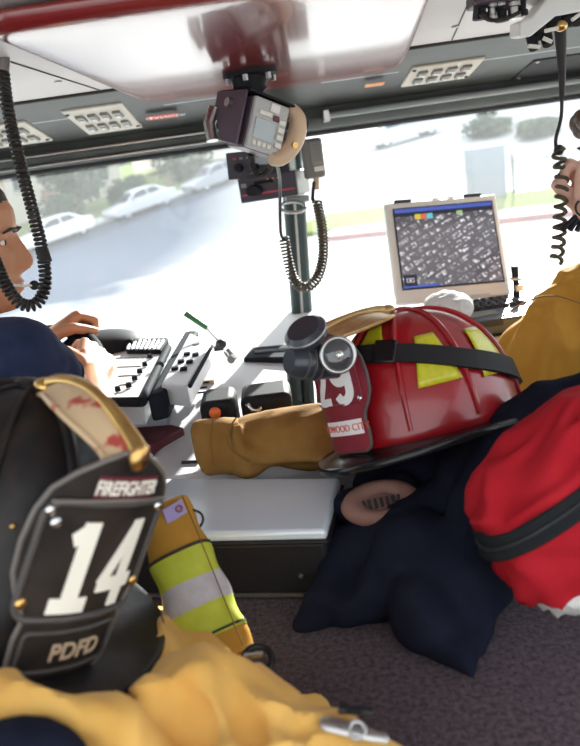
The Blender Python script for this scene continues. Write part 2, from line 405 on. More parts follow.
# seams of the headliner, as narrow pressed strips
mk(G().tube([PZ(-20, 52, .7565), PZ(112, 94, .7565)], .0016, 6), 'seam', 'dark_trim', ceil)
mk(G().tube([PZ(452, 40, .7565), PZ(472, -5, .7565)], .0016, 6), 'seam', 'dark_trim', ceil)

# sloping strip between headliner and header
A, B = V((0, 1.56, .752)), V((0, 1.935, .693))
SD = (B - A).normalized(); SN = V((0, SD.z, -SD.y)).normalized()
if SN.z > 0: SN = -SN
prof = [(1.54, .80), (1.54, .752), (1.935, .693), (2.06, .69), (2.06, .80)]
g = G().loft([[V((x, y, z)) for y, z in prof] for x in (-1.15, 1.15)])
struct(mk(g, 'trim_1', 'dark_trim', bevel=.006))
prof = [(1.925, .71), (1.925, .668), (1.955, .648), (1.99, .640), (2.06, .640), (2.06, .71)]
hd = struct(mk(G().loft([[V((x, y, z)) for y, z in prof] for x in (-1.15, 1.15)]), 'trim_2', 'dark_trim', bevel=.004))
mk(G().cyl((-1.1, 1.918, .674), (.10, 1.918, .674), .0035, n=8), 'chrome_strip', 'steel', hd)
mk(G().cyl((-1.1, 1.948, .650), (.10, 1.948, .650), .003, n=8), 'chrome_strip', 'steel', hd)
mk(G().cyl((-1.1, 2.0, .637), (1.1, 2.0, .637), .008, n=10), 'gasket', 'gasket', hd)
mk(G().tube([(.185, 1.915, .672), (1.1, 1.915, .672)], .008, 12), 'grab_rail', 'grey_trim', hd)
mk(G().box((.185, 1.918, .672), (.018, .03, .03)), 'rail_bracket', 'steel', hd, bevel=.003)
# pale cove along the strip (curved ducting lip)
for x0, x1 in ((-.50, -.30), (-.20, .02), (.16, .34), (.52, 1.1)):
    ring = lambda x: [V((x, y, z)) for y, z in ((1.60, .747), (1.64, .738), (1.70, .728), (1.72, .7265), (1.70, .731), (1.62, .748))]
    struct(mk(G().loft([ring(x0), ring(x1)]), 'trim_3', 'grey_trim', bevel=.002))

# overhead red lacquered console
base = [(-.262, .845), (-.268, .87), (-.266, .90), (-.248, 1.20), (-.232, 1.54), (-.228, 1.59), (-.215, 1.62), (-.12, 1.70), (.02, 1.765), (.14, 1.785), (.22, 1.765), (.305, 1.69), (.322, 1.665), (.324, 1.63), (.312, 1.50), (.270, 1.20), (.232, .95), (.222, .86), (.215, .835), (.19, .828), (0, .828), (-.22, .828), (-.25, .832)]
cen = V((.03, 1.25, 0)); prof = [(1.0, .757), (1.0, .750), (.996, .741), (.985, .734), (.965, .7302), (.93, .729), (.6, .729)]
rings = []
for s, z in prof:
    s *= 1.035
    rings.append([V((x + (cen.x - x) * (1 - s) * (1.0 if s > .9 else 1), y + (cen.y - y) * (1 - s), z)) for x, y in base])
cons = thing('overhead_console', 'wide red lacquered overhead console panel with rounded lip on the cab ceiling', 'console', (0, 1.25, .757))
mk(G().loft(rings), 'console_shell', 'red_gloss', cons, world=True, sub=1, angle=60)

# centre post
pt = struct(mk(G().loft([[V((x + dx, y + dy, z)) for dx, dy in ((-.031, -.02), (-.024, -.035), (.024, -.035), (.031, -.02), (.026, .03), (-.026, .03))] for x, y, z in ((.086, 1.99, .66), (.076, 1.99, .45), (.050, 1.99, .02))]), 'trim_4', 'post', bevel=.005))
mk(G().tube([(.086, 1.953, .66), (.076, 1.953, .45), (.050, 1.953, .02)], .0035, 8), 'pale_strip', 'grey_face', pt)
mk(G().tube([(.073, 1.953, .6), (.064, 1.953, .45), (.038, 1.953, .02)], .002, 6), 'seam', 'gasket', pt)

# windscreen panes and side windows with their walls
struct(mk(G().box((-.545, 2.015, .36), (1.21, .006, .62)), 'window_1', 'windshield'))
struct(mk(G().box((.635, 2.015, .36), (1.03, .006, .62)), 'window_2', 'windshield'))
for s, nm in ((-1, 'left'), (1, 'right')):
    g = G().box((s * 1.17, .75, -.26), (.05, 2.6, .68))
    for y in (-.5, .62, 2.02): g.box((s * 1.17, y, .42), (.05, .08, .72))
    g.box((s * 1.17, .75, .77), (.05, 2.6, .06))
    struct(mk(g, 'wall_' + nm, 'dark_trim', bevel=.008))
    for i, y in enumerate((.06, 1.32)):
        struct(mk(G().box((s * 1.17, y, .41), (.005, 1.04 if i == 0 else 1.32, .66)), 'window_%d' % (3 + i + (2 if s > 0 else 0)), 'side_glass'))
g = G().box((0, 2.06, -.25), (2.3, .05, .72))
struct(mk(g, 'wall_front', 'dark_trim'))

# ---------------------------------------------------------------- overhead switch panels and stickers
def on_strip(px, py): return RP(px, py, A, SN)
sl = EX.cross(SN); sl = SD
def switch_panel(label, px, py, w, h, n, name='switch_panel', plate='switch_plate', clear=()):
    c = on_strip(px, py); m = axes(c, EX, SD, SN)               # local: x right, y up the slope towards glass, z into the cab
    t = thing(name, label, 'panel', m, 'overhead panels above the windshield')
    mk(G().box((0, 0, .002), (w, h, .008)), 'plate', plate, t, bevel=.003)
    k = 0
    for r in (-1, 1):
        for i in range(n):
            x = (i - (n - 1) / 2) * w * .205; y = r * h * .19
            b = mk(G().box((x, y, .008), (w * .13, h * .22, .008)), 'button', 'button', t, bevel=.002)
            mk(G().box((x, y + h * .02, .0125), (w * .08, h * .10, .002)), 'lens', 'button_clear', b)
    for x, y in ((-.45, -.38), (.45, .38)):
        mk(G().lathe([(0, .009), (.004, .0085), (.005, .006), (.005, 0)], Matrix.Translation((x * w, y * h, 0)), 12), 'screw', 'gasket', t)
    return t
switch_panel('beige overhead panel of eight square buttons beside the red warning sticker', 104, 118, .135, .23, 4)
switch_panel('beige button panel at the left edge behind the black coiled cord', 8, 134, .15, .20, 4)
switch_panel('beige overhead button panel right of the orange sticker above the laptop', 441, 71, .165, .15, 4)
c = on_strip(562, 64); m = axes(c, EX, SD, SN)
bl = thing('cover_panel', 'blank dark cover panel above the windshield right of the button panels', 'panel', m)
mk(G().box((0, 0, .001), (.20, .16, .006)), 'plate', 'black_plastic', bl, bevel=.003)
for x, y in ((-.085, .065), (-.085, -.065)): mk(G().lathe([(0, .006), (.004, .0055), (.005, .003)], Matrix.Translation((x, y, 0)), 10), 'screw', 'steel', bl)
def sticker(label, px, py, w, h, material, txt, rot=0):
    m = axes(on_strip(px, py) + SN * .0105, EX, SD, SN) @ Matrix.Rotation(rot, 4, 'Z')
    t = thing('warning_sticker', label, 'sticker', m)
    mk(G().box((0, 0, 0), (w, h, .001)), 'backing', material, t, bevel=.0003)
    if txt:
        q = text2d(txt, h * .5); q.v = [V((p.x + w * .1, -p.y + h * .22, .0009)) for p in q.v]
        q.v = [V((p.x, -p.y, p.z)) for p in q.v]
        mk(q, 'lettering', 'white_letter', t, smooth=False)
        mk(G().prism([(-w * .45, -h * .3, .0006), (-w * .32, -h * .3, .0006), (-w * .385, h * .3, .0006)], (0, 0, .0006)), 'warning_triangle', 'white_letter', t, smooth=False)
sticker('small red danger sticker with white lettering beside the beige panel', 162, 112, .072, .034, 'sticker_red', 'DANGER', .06)
sticker('small orange sticker at the right end of the red console', 374, 80, .045, .026, 'sticker_orange', '')

# ---------------------------------------------------------------- control unit hanging from the console
c = PZ(250, 72, .728)
FC = P(266, 127, 1.245)                                          # face centre
yaw = math.radians(34); rl = math.radians(20)
n_ = V((math.sin(yaw), -math.cos(yaw), -.12)).normalized()
x_ = V((math.cos(yaw), math.sin(yaw), 0)); x_ = (x_ - n_ * x_.dot(n_)).normalized(); z_ = n_.cross(x_) * -1
if z_.z < 0: z_ = -z_
x2 = x_ * math.cos(rl) - z_ * math.sin(rl); z2 = z_ * math.cos(rl) + x_ * math.sin(rl)
KS = .97
m = axes(FC, x2, z2, n_)                                        # local x right, y up, z out of the face
if m.determinant() < 0: x2 = -x2; m = axes(FC, x2, z2, n_)
m = m @ Matrix.Scale(KS, 4)
cu = thing('control_unit', 'grey keypad display unit with tan side grip hanging under the red console', 'device', m)
mk(G().box((0, 0, -.030), (.080, .092, .060)), 'housing', 'purple_metal', cu, bevel=.005)
fp = mk(G().box((0, 0, .003), (.078, .090, .010)), 'face_plate', 'grey_face', cu, bevel=.003)
mk(G().box((-.008, -.008, .0085), (.046, .036, .003)), 'screen', 'lcd', fp, bevel=.001)
for i in range(4): mk(G().box((.027, .014 - i * .0135, .0095), (.015, .009, .005)), 'key', 'key_light', fp, bevel=.001)
for i in range(4): mk(G().box((-.026 + i * .011, -.034, .0095), (.008, .008, .005)), 'key', 'key_light', fp, bevel=.001)
mk(G().box((.006, .034, .0095), (.020, .015, .003)), 'label_plate', 'white_letter', fp, bevel=.001)
mk(G().box((-.012, .020, .0095), (.028, .008, .003)), 'key', 'key_light', fp, bevel=.001)
mk(G().box((.012, .018, .0095), (.012, .010, .004)), 'key', 'maroon', fp, bevel=.001)
# angled side bracket plates
bp_ = [(-.048, .052, -.005), (-.048, -.046, -.005), (-.048, -.040, -.06), (-.048, .02, -.105), (-.048, .052, -.105)]
br = mk(G().prism(bp_, (-.006, 0, 0)), 'side_bracket', 'purple_metal', cu, bevel=.002)
mk(G().cyl((-.053, .028, -.05), (-.062, .028, -.05), .009, n=6), 'bolt', 'steel', br)
br = mk(G().prism([(x + .092, y, z) for x, y, z in bp_], (.005, 0, 0)), 'side_bracket', 'purple_metal', cu, bevel=.002)
mk(G().box((0, .052, -.045), (.104, .005, .10)), 'top_bracket', 'black_plastic', cu, bevel=.002)
mk(G().tube([(-.052, -.040, -.09), (-.06, -.01, -.10), (-.055, .02, -.10)], .012, 12), 'cable_boot', 'steel', cu)
pth = smooth_path([(.052, .050, -.01), (.066, .034, .0), (.070, .008, .002), (.060, -.022, .004), (.040, -.046, .006), (.022, -.052, .004)], 6)
gr = mk(G().tube(pth, [.011 + .007 * math.sin(PI * i / (len(pth) - 1)) for i in range(len(pth))], 14, flat=1.1), 'side_grip', 'tan_plastic', cu)
mk(G().ell((.080, .024, .004), (.007, .014, .012)), 'trigger', 'black_plastic', gr)
mk(G().cyl((.056, -.018, .018), (.055, -.018, .026), .006, n=12), 'screw', 'brass', gr)
w2 = root_matrix(cu)
def CU(p): return w2 @ V(p)
arm = CU((0, .055, -.05))
g = G().tube([c + V((0, 0, .004)), c - V((0, 0, .008))], .050, 24); mk(g, 'ceiling_plate', 'black_plastic', cu, world=True, bevel=.002)
g = G().tube([c - V((0, 0, .006)), c - V((.004, 0, .03)), arm], [.036, .030, .026], 20); mk(g, 'neck', 'black_plastic', cu, world=True)
for k in range(6):
    a = PI * 2 * k / 6 + .3; q = c + V((.043 * math.cos(a), .043 * math.sin(a), 0))
    mk(G().cyl(q - V((0, 0, .018)), q - V((0, 0, .006)), .0055, n=6), 'bolt', 'steel', cu, world=True)

# ---------------------------------------------------------------- two radios on the post with a hand microphone
def radio(name, label, px, py, d, w, h, dep, yaw, tilt, build):
    n = V((math.sin(yaw), -math.cos(yaw), 0)); x = V((math.cos(yaw), math.sin(yaw), 0)); z = V((0, 0, 1))
    x, z = x * math.cos(tilt) + z * math.sin(tilt), z * math.cos(tilt) - x * math.sin(tilt)
    t = thing(name, label, 'radio', axes(P(px, py, d), x, z, n))
    mk(G().box((0, 0, -dep / 2), (w, h, dep)), 'body', 'radio_side', t, bevel=.004)
    mk(G().box((0, 0, .002), (w * .99, h * .98, .006)), 'front_panel', 'radio_body', t, bevel=.002)
    build(t, w, h); return t
def b1(t, w, h):
    for i, (x, r) in enumerate(((-.30, .011), (-.02, .008), (.36, .009))):
        k = mk(G().lathe([(0, .022), (r * .85, .022), (r, .018), (r, .003)], Matrix.Translation((x * w, -.006, 0)), 16), 'knob', 'black_plastic', t)
    for i in range(4): mk(G().box((-.36 * w + i * .018, .018, .006), (.010, .006, .004)), 'button', 'grey_trim' if i else 'red_line', t, bevel=.001)
    mk(G().box((.12 * w, .008, .005), (.05, .02, .003)), 'display', 'lcd', t)
    for i in range(3): mk(G().box((-.1 * w + i * .02, -.022, .005), (.012, .003, .003)), 'marking', 'grey_trim', t)
def b2(t, w, h):
    mk(G().box((0, -.012, .0055), (w * .92, .004, .002)), 'red_stripe', 'red_line', t)
    mk(G().lathe([(0, .024), (.012, .024), (.014, .018), (.014, .003)], Matrix.Translation((-.22 * w, -.004, 0)) @ Matrix.Diagonal((1.5, 1, 1, 1)), 18), 'knob', 'black_plastic', t)
    mk(G().box((-.40 * w, .012, .006), (.014, .010, .004)), 'button', 'mic_grille', t, bevel=.001)
    for i in range(3): mk(G().lathe([(0, .006), (.003, .005), (.003, .002)], Matrix.Translation((.02 * w + i * .014, .018, 0)), 10), 'indicator', 'amber', t)
    mk(G().box((-.05 * w, .014, .0055), (.05, .008, .003)), 'display', 'black_gloss', t)
radio('mobile_radio', 'upper dark radio with knobs and small display half hidden by the control unit', 258, 164, 1.80, .165, .068, .13, -.22, -.05, b1)
radio('mobile_radio', 'lower dark radio with a red stripe across its front on the centre post', 268, 187, 1.73, .150, .060, .125, -.30, .02, b2)
n = V((.05, -1, .05)).normalized(); x = V((1, .05, 0)).normalized(); z = n.cross(x)
mc = thing('hand_microphone', 'grey hand microphone with slotted grille clipped beside the centre post', 'microphone', axes(P(315, 158, 1.72), x, z, n))
mk(G().box((-.004, 0, -.012), (.052, .095, .028)), 'body', 'mic_grey', mc, bevel=.008, seg=3)
gr = mk(G().box((.005, .012, .004), (.030, .060, .010)), 'grille', 'mic_grille', mc, bevel=.006, seg=3)
for i in range(8): mk(G().box((.005, -.006 + i * .006, .0095), (.022, .0022, .003)), 'slot', 'mic_grey', gr)
mk(G().box((.006, -.026, .004), (.024, .012, .006)), 'clip', 'key_light', mc, bevel=.002)
mk(G().cyl((-.002, -.045, -.01), (-.004, -.075, -.008), .008, .006, n=12), 'strain_relief', 'tan_plastic', mc)
cl = thing('post_bracket', 'grey steel bracket ring around the top of the centre post under radios', 'bracket', P(296, 205, 1.82))
mk(G().torus(P(293, 207, 1.80), .033, .0045, V((.1, -.4, 1))), 'ring', 'steel', cl, world=True)
mk(G().box(P(297, 199, 1.86), (.062, .07, .018)), 'saddle', 'grey_trim', cl, world=True, bevel=.004)
# cords
c1 = coil([P(317, 202, 1.70), P(322, 228, 1.69), P(323, 256, 1.68), P(317, 278, 1.67), P(305, 288, 1.665), P(294, 280, 1.66), P(288, 260, 1.66), P(284, 238, 1.66)], .0105, .0080, .0028)
cm = thing('microphone_cord', 'brown coiled microphone cord looping around the centre post below the radios', 'cord', P(303, 288, 1.67))
mk(c1, 'coil', 'cord_brown', cm, world=True)
mk(G().tube(smooth_path([P(285, 240, 1.66), P(281, 234, 1.65), P(280, 210, 1.62), P(280, 185, 1.54), P(278, 168, 1.42), P(273, 157, 1.27)], 6), .0038, 8), 'straight_lead', 'cord', cm, world=True)
mk(G().tube(smooth_path([P(318, 203, 1.70), P(313, 200, 1.70), P(313, 192, 1.705), P(314, 182, 1.71)], 6), .0045, 8), 'plug_lead', 'cord', cm, world=True)
kc = coil([P(251, 154, 1.30), P(252, 166, 1.34), P(260, 176, 1.36), P(269, 170, 1.34), P(272, 160, 1.28)], .0045, .0055, .0016)
tag(mk(kc, 'keypad_cord', 'cord'), 'thin black coiled cord under the grey keypad unit in front of radio', 'cord')
hc = thing('coiled_cord', 'thick black coiled cord hanging in front of the driver', 'cord', P(40, 308, 1.0))
mk(coil([P(3, 72, 1.0), P(8, 110, 1.0), P(19, 160, 1.0), P(31, 205, 1.0), P(42, 250, 1.0), P(45, 285, 1.0), P(36, 304, 1.0), P(20, 303, 1.0), P(6, 285, 1.0), P(-6, 258, 1.01), P(-20, 225, 1.02)], .0070, .0066, .0027), 'coil', 'cord', hc, world=True)
mk(G().tube([P(2, 50, 1.0), P(3, 60, 1.0), P(3, 74, 1.0)], [.010, .010, .008], 12), 'plug', 'steel', hc, world=True)
g = G().tube([P(41, 248, .985), P(44, 256, .985), P(46, 262, .985)], .009, 10); mk(g, 'clip', 'rubber', hc, world=True)
rc = thing('intercom_cord', 'loose black spiral cord hanging in front of the right windshield pane', 'cord', P(556, 200, 1.33))
mk(G().tube([P(560, 24, 1.25), P(561, 45, 1.26), P(562, 75, 1.28), P(562, 98, 1.30)], [.011, .0095, .0065, .005], 12), 'boot', 'cord', rc, world=True)
mk(G().tube(smooth_path([P(562, 96, 1.30), P(561, 118, 1.31), P(556, 138, 1.32), P(556, 148, 1.32)], 8), .0035, 8), 'straight_lead', 'cord', rc, world=True)
mk(coil([P(558, 148, 1.32), P(560, 165, 1.33), P(562, 185, 1.33), P(560, 215, 1.33), P(559, 240, 1.33), P(556, 262, 1.32)], .0100, .0195, .0040, n=18), 'coil', 'cord_brown', rc, world=True)

mk(G().ell(P(559, 150, 1.32), (.010, .008, .010)), 'knot', 'cord', rc, world=True)
# overhead fittings top right
fb = thing('ceiling_bracket', 'cluster of dark metal fittings and bolts on the ceiling top right', 'bracket', PZ(500, -6, .757))
mk(G().box(P(500, -2, 1.0), (.085, .05, .016)), 'plate', 'purple_metal', fb, world=True, bevel=.003)
for i, (px, py, r, l) in enumerate(((481, 8, .010, .030), (492, 12, .009, .022), (502, 14, .010, .020), (513, 11, .011, .022), (522, 5, .008, .028))):
    p = P(px, py, 1.0); f = mk(G().lathe([(0, -l / 2), (r, -l / 2), (r, -l / 4), (r * .7, -l / 5), (r * .7, l / 5), (r, l / 4), (r, l / 2), (0, l / 2)], Matrix.Translation(p), 14), 'fitting', 'steel' if i % 2 else 'black_plastic', fb, world=True)
mk(G().tube([P(477, -4, .99), P(476, 10, .99), P(475, 20, .99)], .004, 8), 'hook', 'gasket', fb, world=True)
mk(G().tube(smooth_path([P(480, 14, .98), P(490, 20, .98), P(505, 19, .98), P(520, 12, .98)], 6), .0028, 8), 'wire', 'cord', fb, world=True)
jb = thing('junction_box', 'white angular box with black connectors on the ceiling top right', 'box', P(545, 10, 1.1))
pl = [P(519, 22, 1.08), P(532, 17, 1.08), P(548, -4, 1.08), P(610, -4, 1.08), P(610, 6, 1.08), P(556, 16, 1.08), P(530, 37, 1.08), P(519, 37, 1.08)]
mk(G().prism(pl, (.02, .10, .012)), 'casing', 'white_paint', jb, world=True, bevel=.003)
for px, py, r in ((537, 30, .013), (550, 20, .016), (566, 14, .014), (576, 16, .012), (531, 42, .009), (545, 38, .010)):
    q = P(px, py, 1.12); mk(G().cyl(q + V((0, .0, .012)), q - V((0, .012, .012)), r, r * .85, 14), 'connector', 'black_plastic', jb, world=True)
for a, b in (((543, 38), (552, 42)), ((528, 46), (540, 47)), ((545, 31), (558, 28)), ((572, 20), (580, 14))):
    mk(G().tube([P(*a, 1.07), P(*b, 1.07)], .003, 8), 'wire', 'key_light', jb, world=True)
mk(G().ell(P(561, 26, 1.1), (.010, .010, .008)), 'collar', 'brass', jb, world=True)

# ================================================================ DASHBOARD
def dz(y): return .085 + (y - 1.08) * .085                      # the engine cover rises gently towards the windshield
db = thing('dashboard', 'pale grey sunlit dashboard and engine cover below the windshield', 'dashboard', (0, 1.6, 0))
def slab(x0, x1, y0, y1, zb, n=6):
    top = [V((x0, y0, dz(y0))), V((x1, y0, dz(y0))), V((x1, y1, dz(y1))), V((x0, y1, dz(y1)))]
    return G().add(top + [V((p.x, p.y, zb)) for p in top], [(0, 1, 2, 3), (7, 6, 5, 4), (0, 4, 5, 1), (1, 5, 6, 2), (2, 6, 7, 3), (3, 7, 4, 0)])
mk(slab(-.27, .42, 1.075, 2.005, -.55), 'engine_cover', 'dash', db, world=True, bevel=.02, seg=3)
mk(slab(-1.12, -.275, 1.62, 2.005, -.05), 'driver_side', 'dash', db, world=True, bevel=.02, seg=3)
mk(slab(.425, 1.12, 1.50, 2.005, -.05), 'passenger_side', 'dash', db, world=True, bevel=.02, seg=3)
def pix_slab(pix, z, th, dzs=None):
    pts = [PZ(px, py, z + (dzs[i] if dzs else 0)) for i, (px, py) in enumerate(pix)]
    return G().prism(pts, (0, 0, -th)), pts
def raised(label_name, pix, z, th, material, bevel=.004, parent=db):
    g, pts = pix_slab(pix, z, th); return mk(g, label_name, material, parent, world=True, bevel=bevel), pts
# instrument panel with round buttons, next to the driver
ip, pts = raised('instrument_panel', [(113, 351), (167, 349), (141, 400), (104, 400)], .195, .05, 'dash_panel')
for a, b in (((168, 348), (142, 402)), ((142, 402), (104, 402))):
    mk(G().tube([PZ(*a, .198), PZ(*b, .198)], .009, 10), 'edge_rail', 'dash_dark', db, world=True)
for i, (px, py) in enumerate(((150, 358), (145, 366), (140, 373), (135, 380), (129, 387), (118, 391))):
    p = PZ(px, py, .197); mk(G().lathe([(0, .010), (.005, .009), (.006, 0)], Matrix.Translation(p), 14), 'knob', 'dash_dark', db, world=True)
for i in range(4):
    mk(G().tube([PZ(116 + i * 1.0, 358 + i * 9, .196), PZ(147 - i * 6, 357 + i * 9, .196)], .0012, 6), 'panel_line', 'grey_trim', db, world=True)
# louvred vent at the back of the instrument panel
vt, _ = raised('vent', [(130, 339), (168, 337), (161, 350), (126, 350)], .205, .04, 'dash_dark')
for i in range(8):
    a, b = PZ(131 + i * 4.6, 340, .208), PZ(127.5 + i * 4.3, 349, .208); mk(G().tube([a, b], .0034, 6, flat=.6), 'louvre', 'dash_panel', vt, world=True)
# switch panel with two rows of rocker switches
raised('panel_frame', [(184, 331), (198, 330), (165, 392), (147, 396)], .208, .05, 'dash_dark', .006)
sp, _ = raised('switch_board', [(190, 333), (212, 343), (187, 386), (161, 384)], .215, .04, 'dash_panel', .003)
for r in range(3):
    for k in range(2):
        px, py = 187 + k * 8.5 - r * 6.0, 354 + k * .6 + r * 7.2
        p = PZ(px, py, .2175); mk(G().box(p, (.013, .015, .007)), 'switch', 'dash_dark', sp, world=True, bevel=.0015)
p = PZ(196, 344, .216); mk(G().lathe([(0, .003), (.008, .002), (.009, 0)], Matrix.Translation(p), 14), 'dial', 'grey_trim', sp, world=True)
mk(G().tube([PZ(190, 386, .212), PZ(212, 346, .212)], .004, 8), 'edge_rail', 'dash_dark', sp, world=True)
for i in range(3): mk(G().tube([PZ(150 + i * 4, 399 - i * 5, .176), PZ(205 + i * 2, 392 - i * 5, .176)], .0018, 6), 'panel_line', 'dash_dark', db, world=True)
raised('button_row', [(201, 378), (216, 377), (214, 380), (199, 381)], .130, .01, 'tan_plastic', .001)
# slotted air outlet at the foot of the post
vs_, _ = raised('air_outlet', [(252, 347), (300, 343), (296, 357), (243, 358)], .141, .03, 'dash_dark', .004)
mk(G().tube([PZ(255, 352, .143), PZ(292, 349, .143)], .004, 8), 'slat', 'grey_trim', vs_, world=True)
# black driver-side skirt
mk(G().tube(smooth_path([PZ(100, 408, .150), PZ(125, 408, .150), PZ(150, 402, .150), PZ(172, 396, .14)], 6), [.022] * 19, 14, flat=.8), 'trim_lip', 'dash_dark', db, world=True)
mk(G().prism([PZ(118, 428, .115), PZ(172, 424, .115), PZ(184, 427, .115), PZ(140, 452, .108)], (0, 0, -.02)), 'maroon_wedge', 'maroon', db, world=True, bevel=.004)  # flat dark red wedge below the lip
mk(G().tube([PZ(182, 463, .090), PZ(199, 462, .090)], .004, 8), 'catch', 'gasket', db, world=True)
# instrument cowl behind the wheel
cw = thing('instrument_cowl', 'rounded black instrument cowl behind the steering wheel', 'cowl', P(100, 345, 1.72))
g = G().ell(P(100, 347, 1.72), (.115, .09, .040)); g.v = [V((p.x, p.y, max(p.z, .155))) for p in g.v]
mk(g, 'cowl_shell', 'black_plastic', cw, world=True)
mk(G().box(P(126, 345, 1.68), (.04, .03, .03)), 'gauge_edge', 'dash_dark', cw, world=True, bevel=.006)

# black console box with an orange knob
cb = thing('control_box', 'low black control box with a round orange knob behind the tan coat', 'box', PZ(248, 415, .12))
x0 = P(205, 424, 1.22)
mk(G().box(P(221, 414, 1.22), (.060, .09, .075)), 'side_box', 'black_plastic', cb, world=True, bevel=.012, seg=3)
mk(G().box(P(268, 408, 1.235), (.088, .09, .075)), 'main_box', 'black_plastic', cb, world=True, bevel=.012, seg=3)
p = P(215, 413, 1.165); mk(G().cyl(p, p + V((0, .03, -.008)), .005), 'stem', 'brass', cb, world=True)
mk(G().ell(p, (.010, .008, .010)), 'orange_knob', 'orange', cb, world=True); mk(G().ell(P(211, 424, 1.165), .005), 'screw', 'brass', cb, world=True)
mk(G().torus(P(255, 404, 1.19), .011, .004, V((.2, -.8, .5))), 'ring_handle', 'chrome', cb, world=True)
mk(G().tube([P(246, 405, 1.19), P(270, 402, 1.19)], .005, 10), 'handle_bar', 'chrome', cb, world=True)
# dark conduits below the post behind the helmet
cd = thing('conduit', 'dark upright conduits at the foot of the centre post behind the red helmet', 'pipe', PZ(303, 405, .12))
for px, r in ((296, .015), (309, .012), (322, .010)):
    mk(G().tube([P(px - 2, 372, 1.42), P(px, 405, 1.37)], r, 14), 'pipe', 'post', cd, world=True)

# gooseneck lever with a green grip
gl = thing('gooseneck_lever', 'green gripped lever on a thin stem standing on the sunlit dashboard', 'lever', PZ(231, 358, .165))
mk(G().tube([P(185, 313, 1.58), P(207, 328, 1.59)], [.0072, .0062], 12), 'grip', 'green_grip', gl, world=True)
mk(G().tube([P(206, 328, 1.59), P(220, 343, 1.60)], .0028, 8), 'stem', 'steel', gl, world=True)
g = G().ell(P(221, 344, 1.60), (.013, .013, .012)); g.box(P(219, 348, 1.60), (.022, .016, .010)); mk(g, 'knuckle', 'gasket', gl, world=True)
mk(G().tube([P(226, 350, 1.60), P(234, 361, 1.60)], [.009, .012], 10), 'socket', 'chrome', gl, world=True)
mk(G().cyl(P(232, 357, 1.60), PZ(231, 360, .160), .009), 'foot', 'steel', gl, world=True)

# steering wheel
WC = V((-.60, 1.42, .188)); WN = V((-.14, -.37, .92)).normalized()
sw = thing('steering_wheel', 'dark steering wheel gripped by the driver in the navy shirt', 'steering wheel', WC)
mk(G().torus(WC, .210, .0145, WN, n=64, m=14), 'rim', 'dash_dark', sw, world=True)
mk(G().tube([WC + WN * -.02, WC - WN * .045], [.05, .04], 24), 'hub', 'black_plastic', sw, world=True, bevel=.004)
wx = WN.cross(V((0, 1, 0))).normalized(); wy = WN.cross(wx)
for k in range(4):
    a = PI / 4 + k * PI / 2; d = wx * math.cos(a) + wy * math.sin(a)
    mk(G().tube([WC + d * .04 - WN * .03, WC + d * .13 - WN * .02, WC + d * .205], [.014, .011, .010], 10), 'spoke', 'dash_dark', sw, world=True)
mk(G().tube([WC - WN * .04, WC - WN * .45], .03, 16), 'column', 'black_plastic', sw, world=True)

# ================================================================ LAPTOP
bl_, brt = P(396, 305, 1.80), P(512, 295, 1.80); tl_, trt = P(383, 203, 1.86), P(499, 193, 1.86)
lp = thing('laptop', 'open pale rugged laptop showing an aerial street map on the dashboard', 'laptop', (bl_ + brt) / 2)
lx = (brt - bl_); lw = lx.length; lx.normalize(); lz = ((tl_ - bl_) + (trt - brt)) / 2; lz = lz - lx * lz.dot(lx); lh = lz.length; lz.normalize(); ln = lx.cross(lz)   # ln points at camera
if ln.y > 0: ln = -ln
LM = axes((bl_ + brt) / 2, lx, lz, ln)
def LG(g): return g.xf(LM)
mk(LG(G().box((0, lh / 2, -.012), (lw, lh, .022))), 'lid', 'laptop_shell', lp, world=True, bevel=.008, seg=3)
mk(LG(G().box((.004, lh * .53, .0005), (lw * .885, lh * .80, .004))), 'screen_bezel', 'laptop_dark', lp, world=True, bevel=.001)
sw_, sh_ = lw * .86, lh * .77; sx, sy = .004, lh * .53
scr = mk(LG(G().box((0 + sx, sy, .0030), (sw_, sh_, .001))), 'display', 'map', lp, world=True, smooth=False)
mk(LG(G().box((sx, sy + sh_ * .475, .0040), (sw_, sh_ * .05, .001))), 'title_bar', 'scr_blue', scr, world=True, smooth=False)
mk(LG(G().box((sx, sy + sh_ * .425, .0040), (sw_, sh_ * .05, .001))), 'tool_bar', 'scr_dark', scr, world=True, smooth=False)
mk(LG(G().box((sx - sw_ * .32, sy - sh_ * .485, .0040), (sw_ * .36, sh_ * .03, .001))), 'task_bar', 'scr_blue', scr, world=True, smooth=False)
for i, c_ in enumerate(('scr_yellow', 'scr_red', 'scr_cyan')): mk(LG(G().box((sx + sw_ * (-.27 + i * .062), sy + sh_ * .385, .0046), (sw_ * .058, sh_ * .065, .001))), 'tool_button', c_, scr, world=True, smooth=False)
mk(LG(G().box((sx + sw_ * .16, sy + sh_ * .395, .0046), (sw_ * .06, sh_ * .05, .001))), 'tool_button', 'scr_green', scr, world=True, smooth=False)
mk(LG(G().box((sx - sw_ * .425, sy - sh_ * .41, .0046), (sw_ * .13, sh_ * .14, .001))), 'icon_tile', 'scr_dark', scr, world=True, smooth=False)
g = G()
for b in ((0, .022, .07, .006), (0, -.022, .07, .006), (-.035, 0, .006, .05), (.035, 0, .006, .05), (0, 0, .022, .022)): g.box((sx - sw_ * .425 + b[0] * sw_, sy - sh_ * .41 + b[1] * sh_, .0056), (b[2] * sw_, b[3] * sh_, .001))
mk(LG(g), 'icon', 'scr_white', scr, world=True, smooth=False)
for x in (-.095, .085): mk(LG(G().box((x * lw / .29, lh + .002, -.010), (.046, .008, .022))), 'bumper', 'laptop_dark', lp, world=True, bevel=.003)
for x in (-.01, .03): mk(LG(G().box((x, lh + .001, -.008), (.018, .005, .012))), 'latch', 'laptop_shell', lp, world=True, bevel=.002)
mk(LG(G().box((.055, .010, .004), (.08, .010, .010))), 'hinge_bar', 'laptop_shell', lp, world=True, bevel=.003)
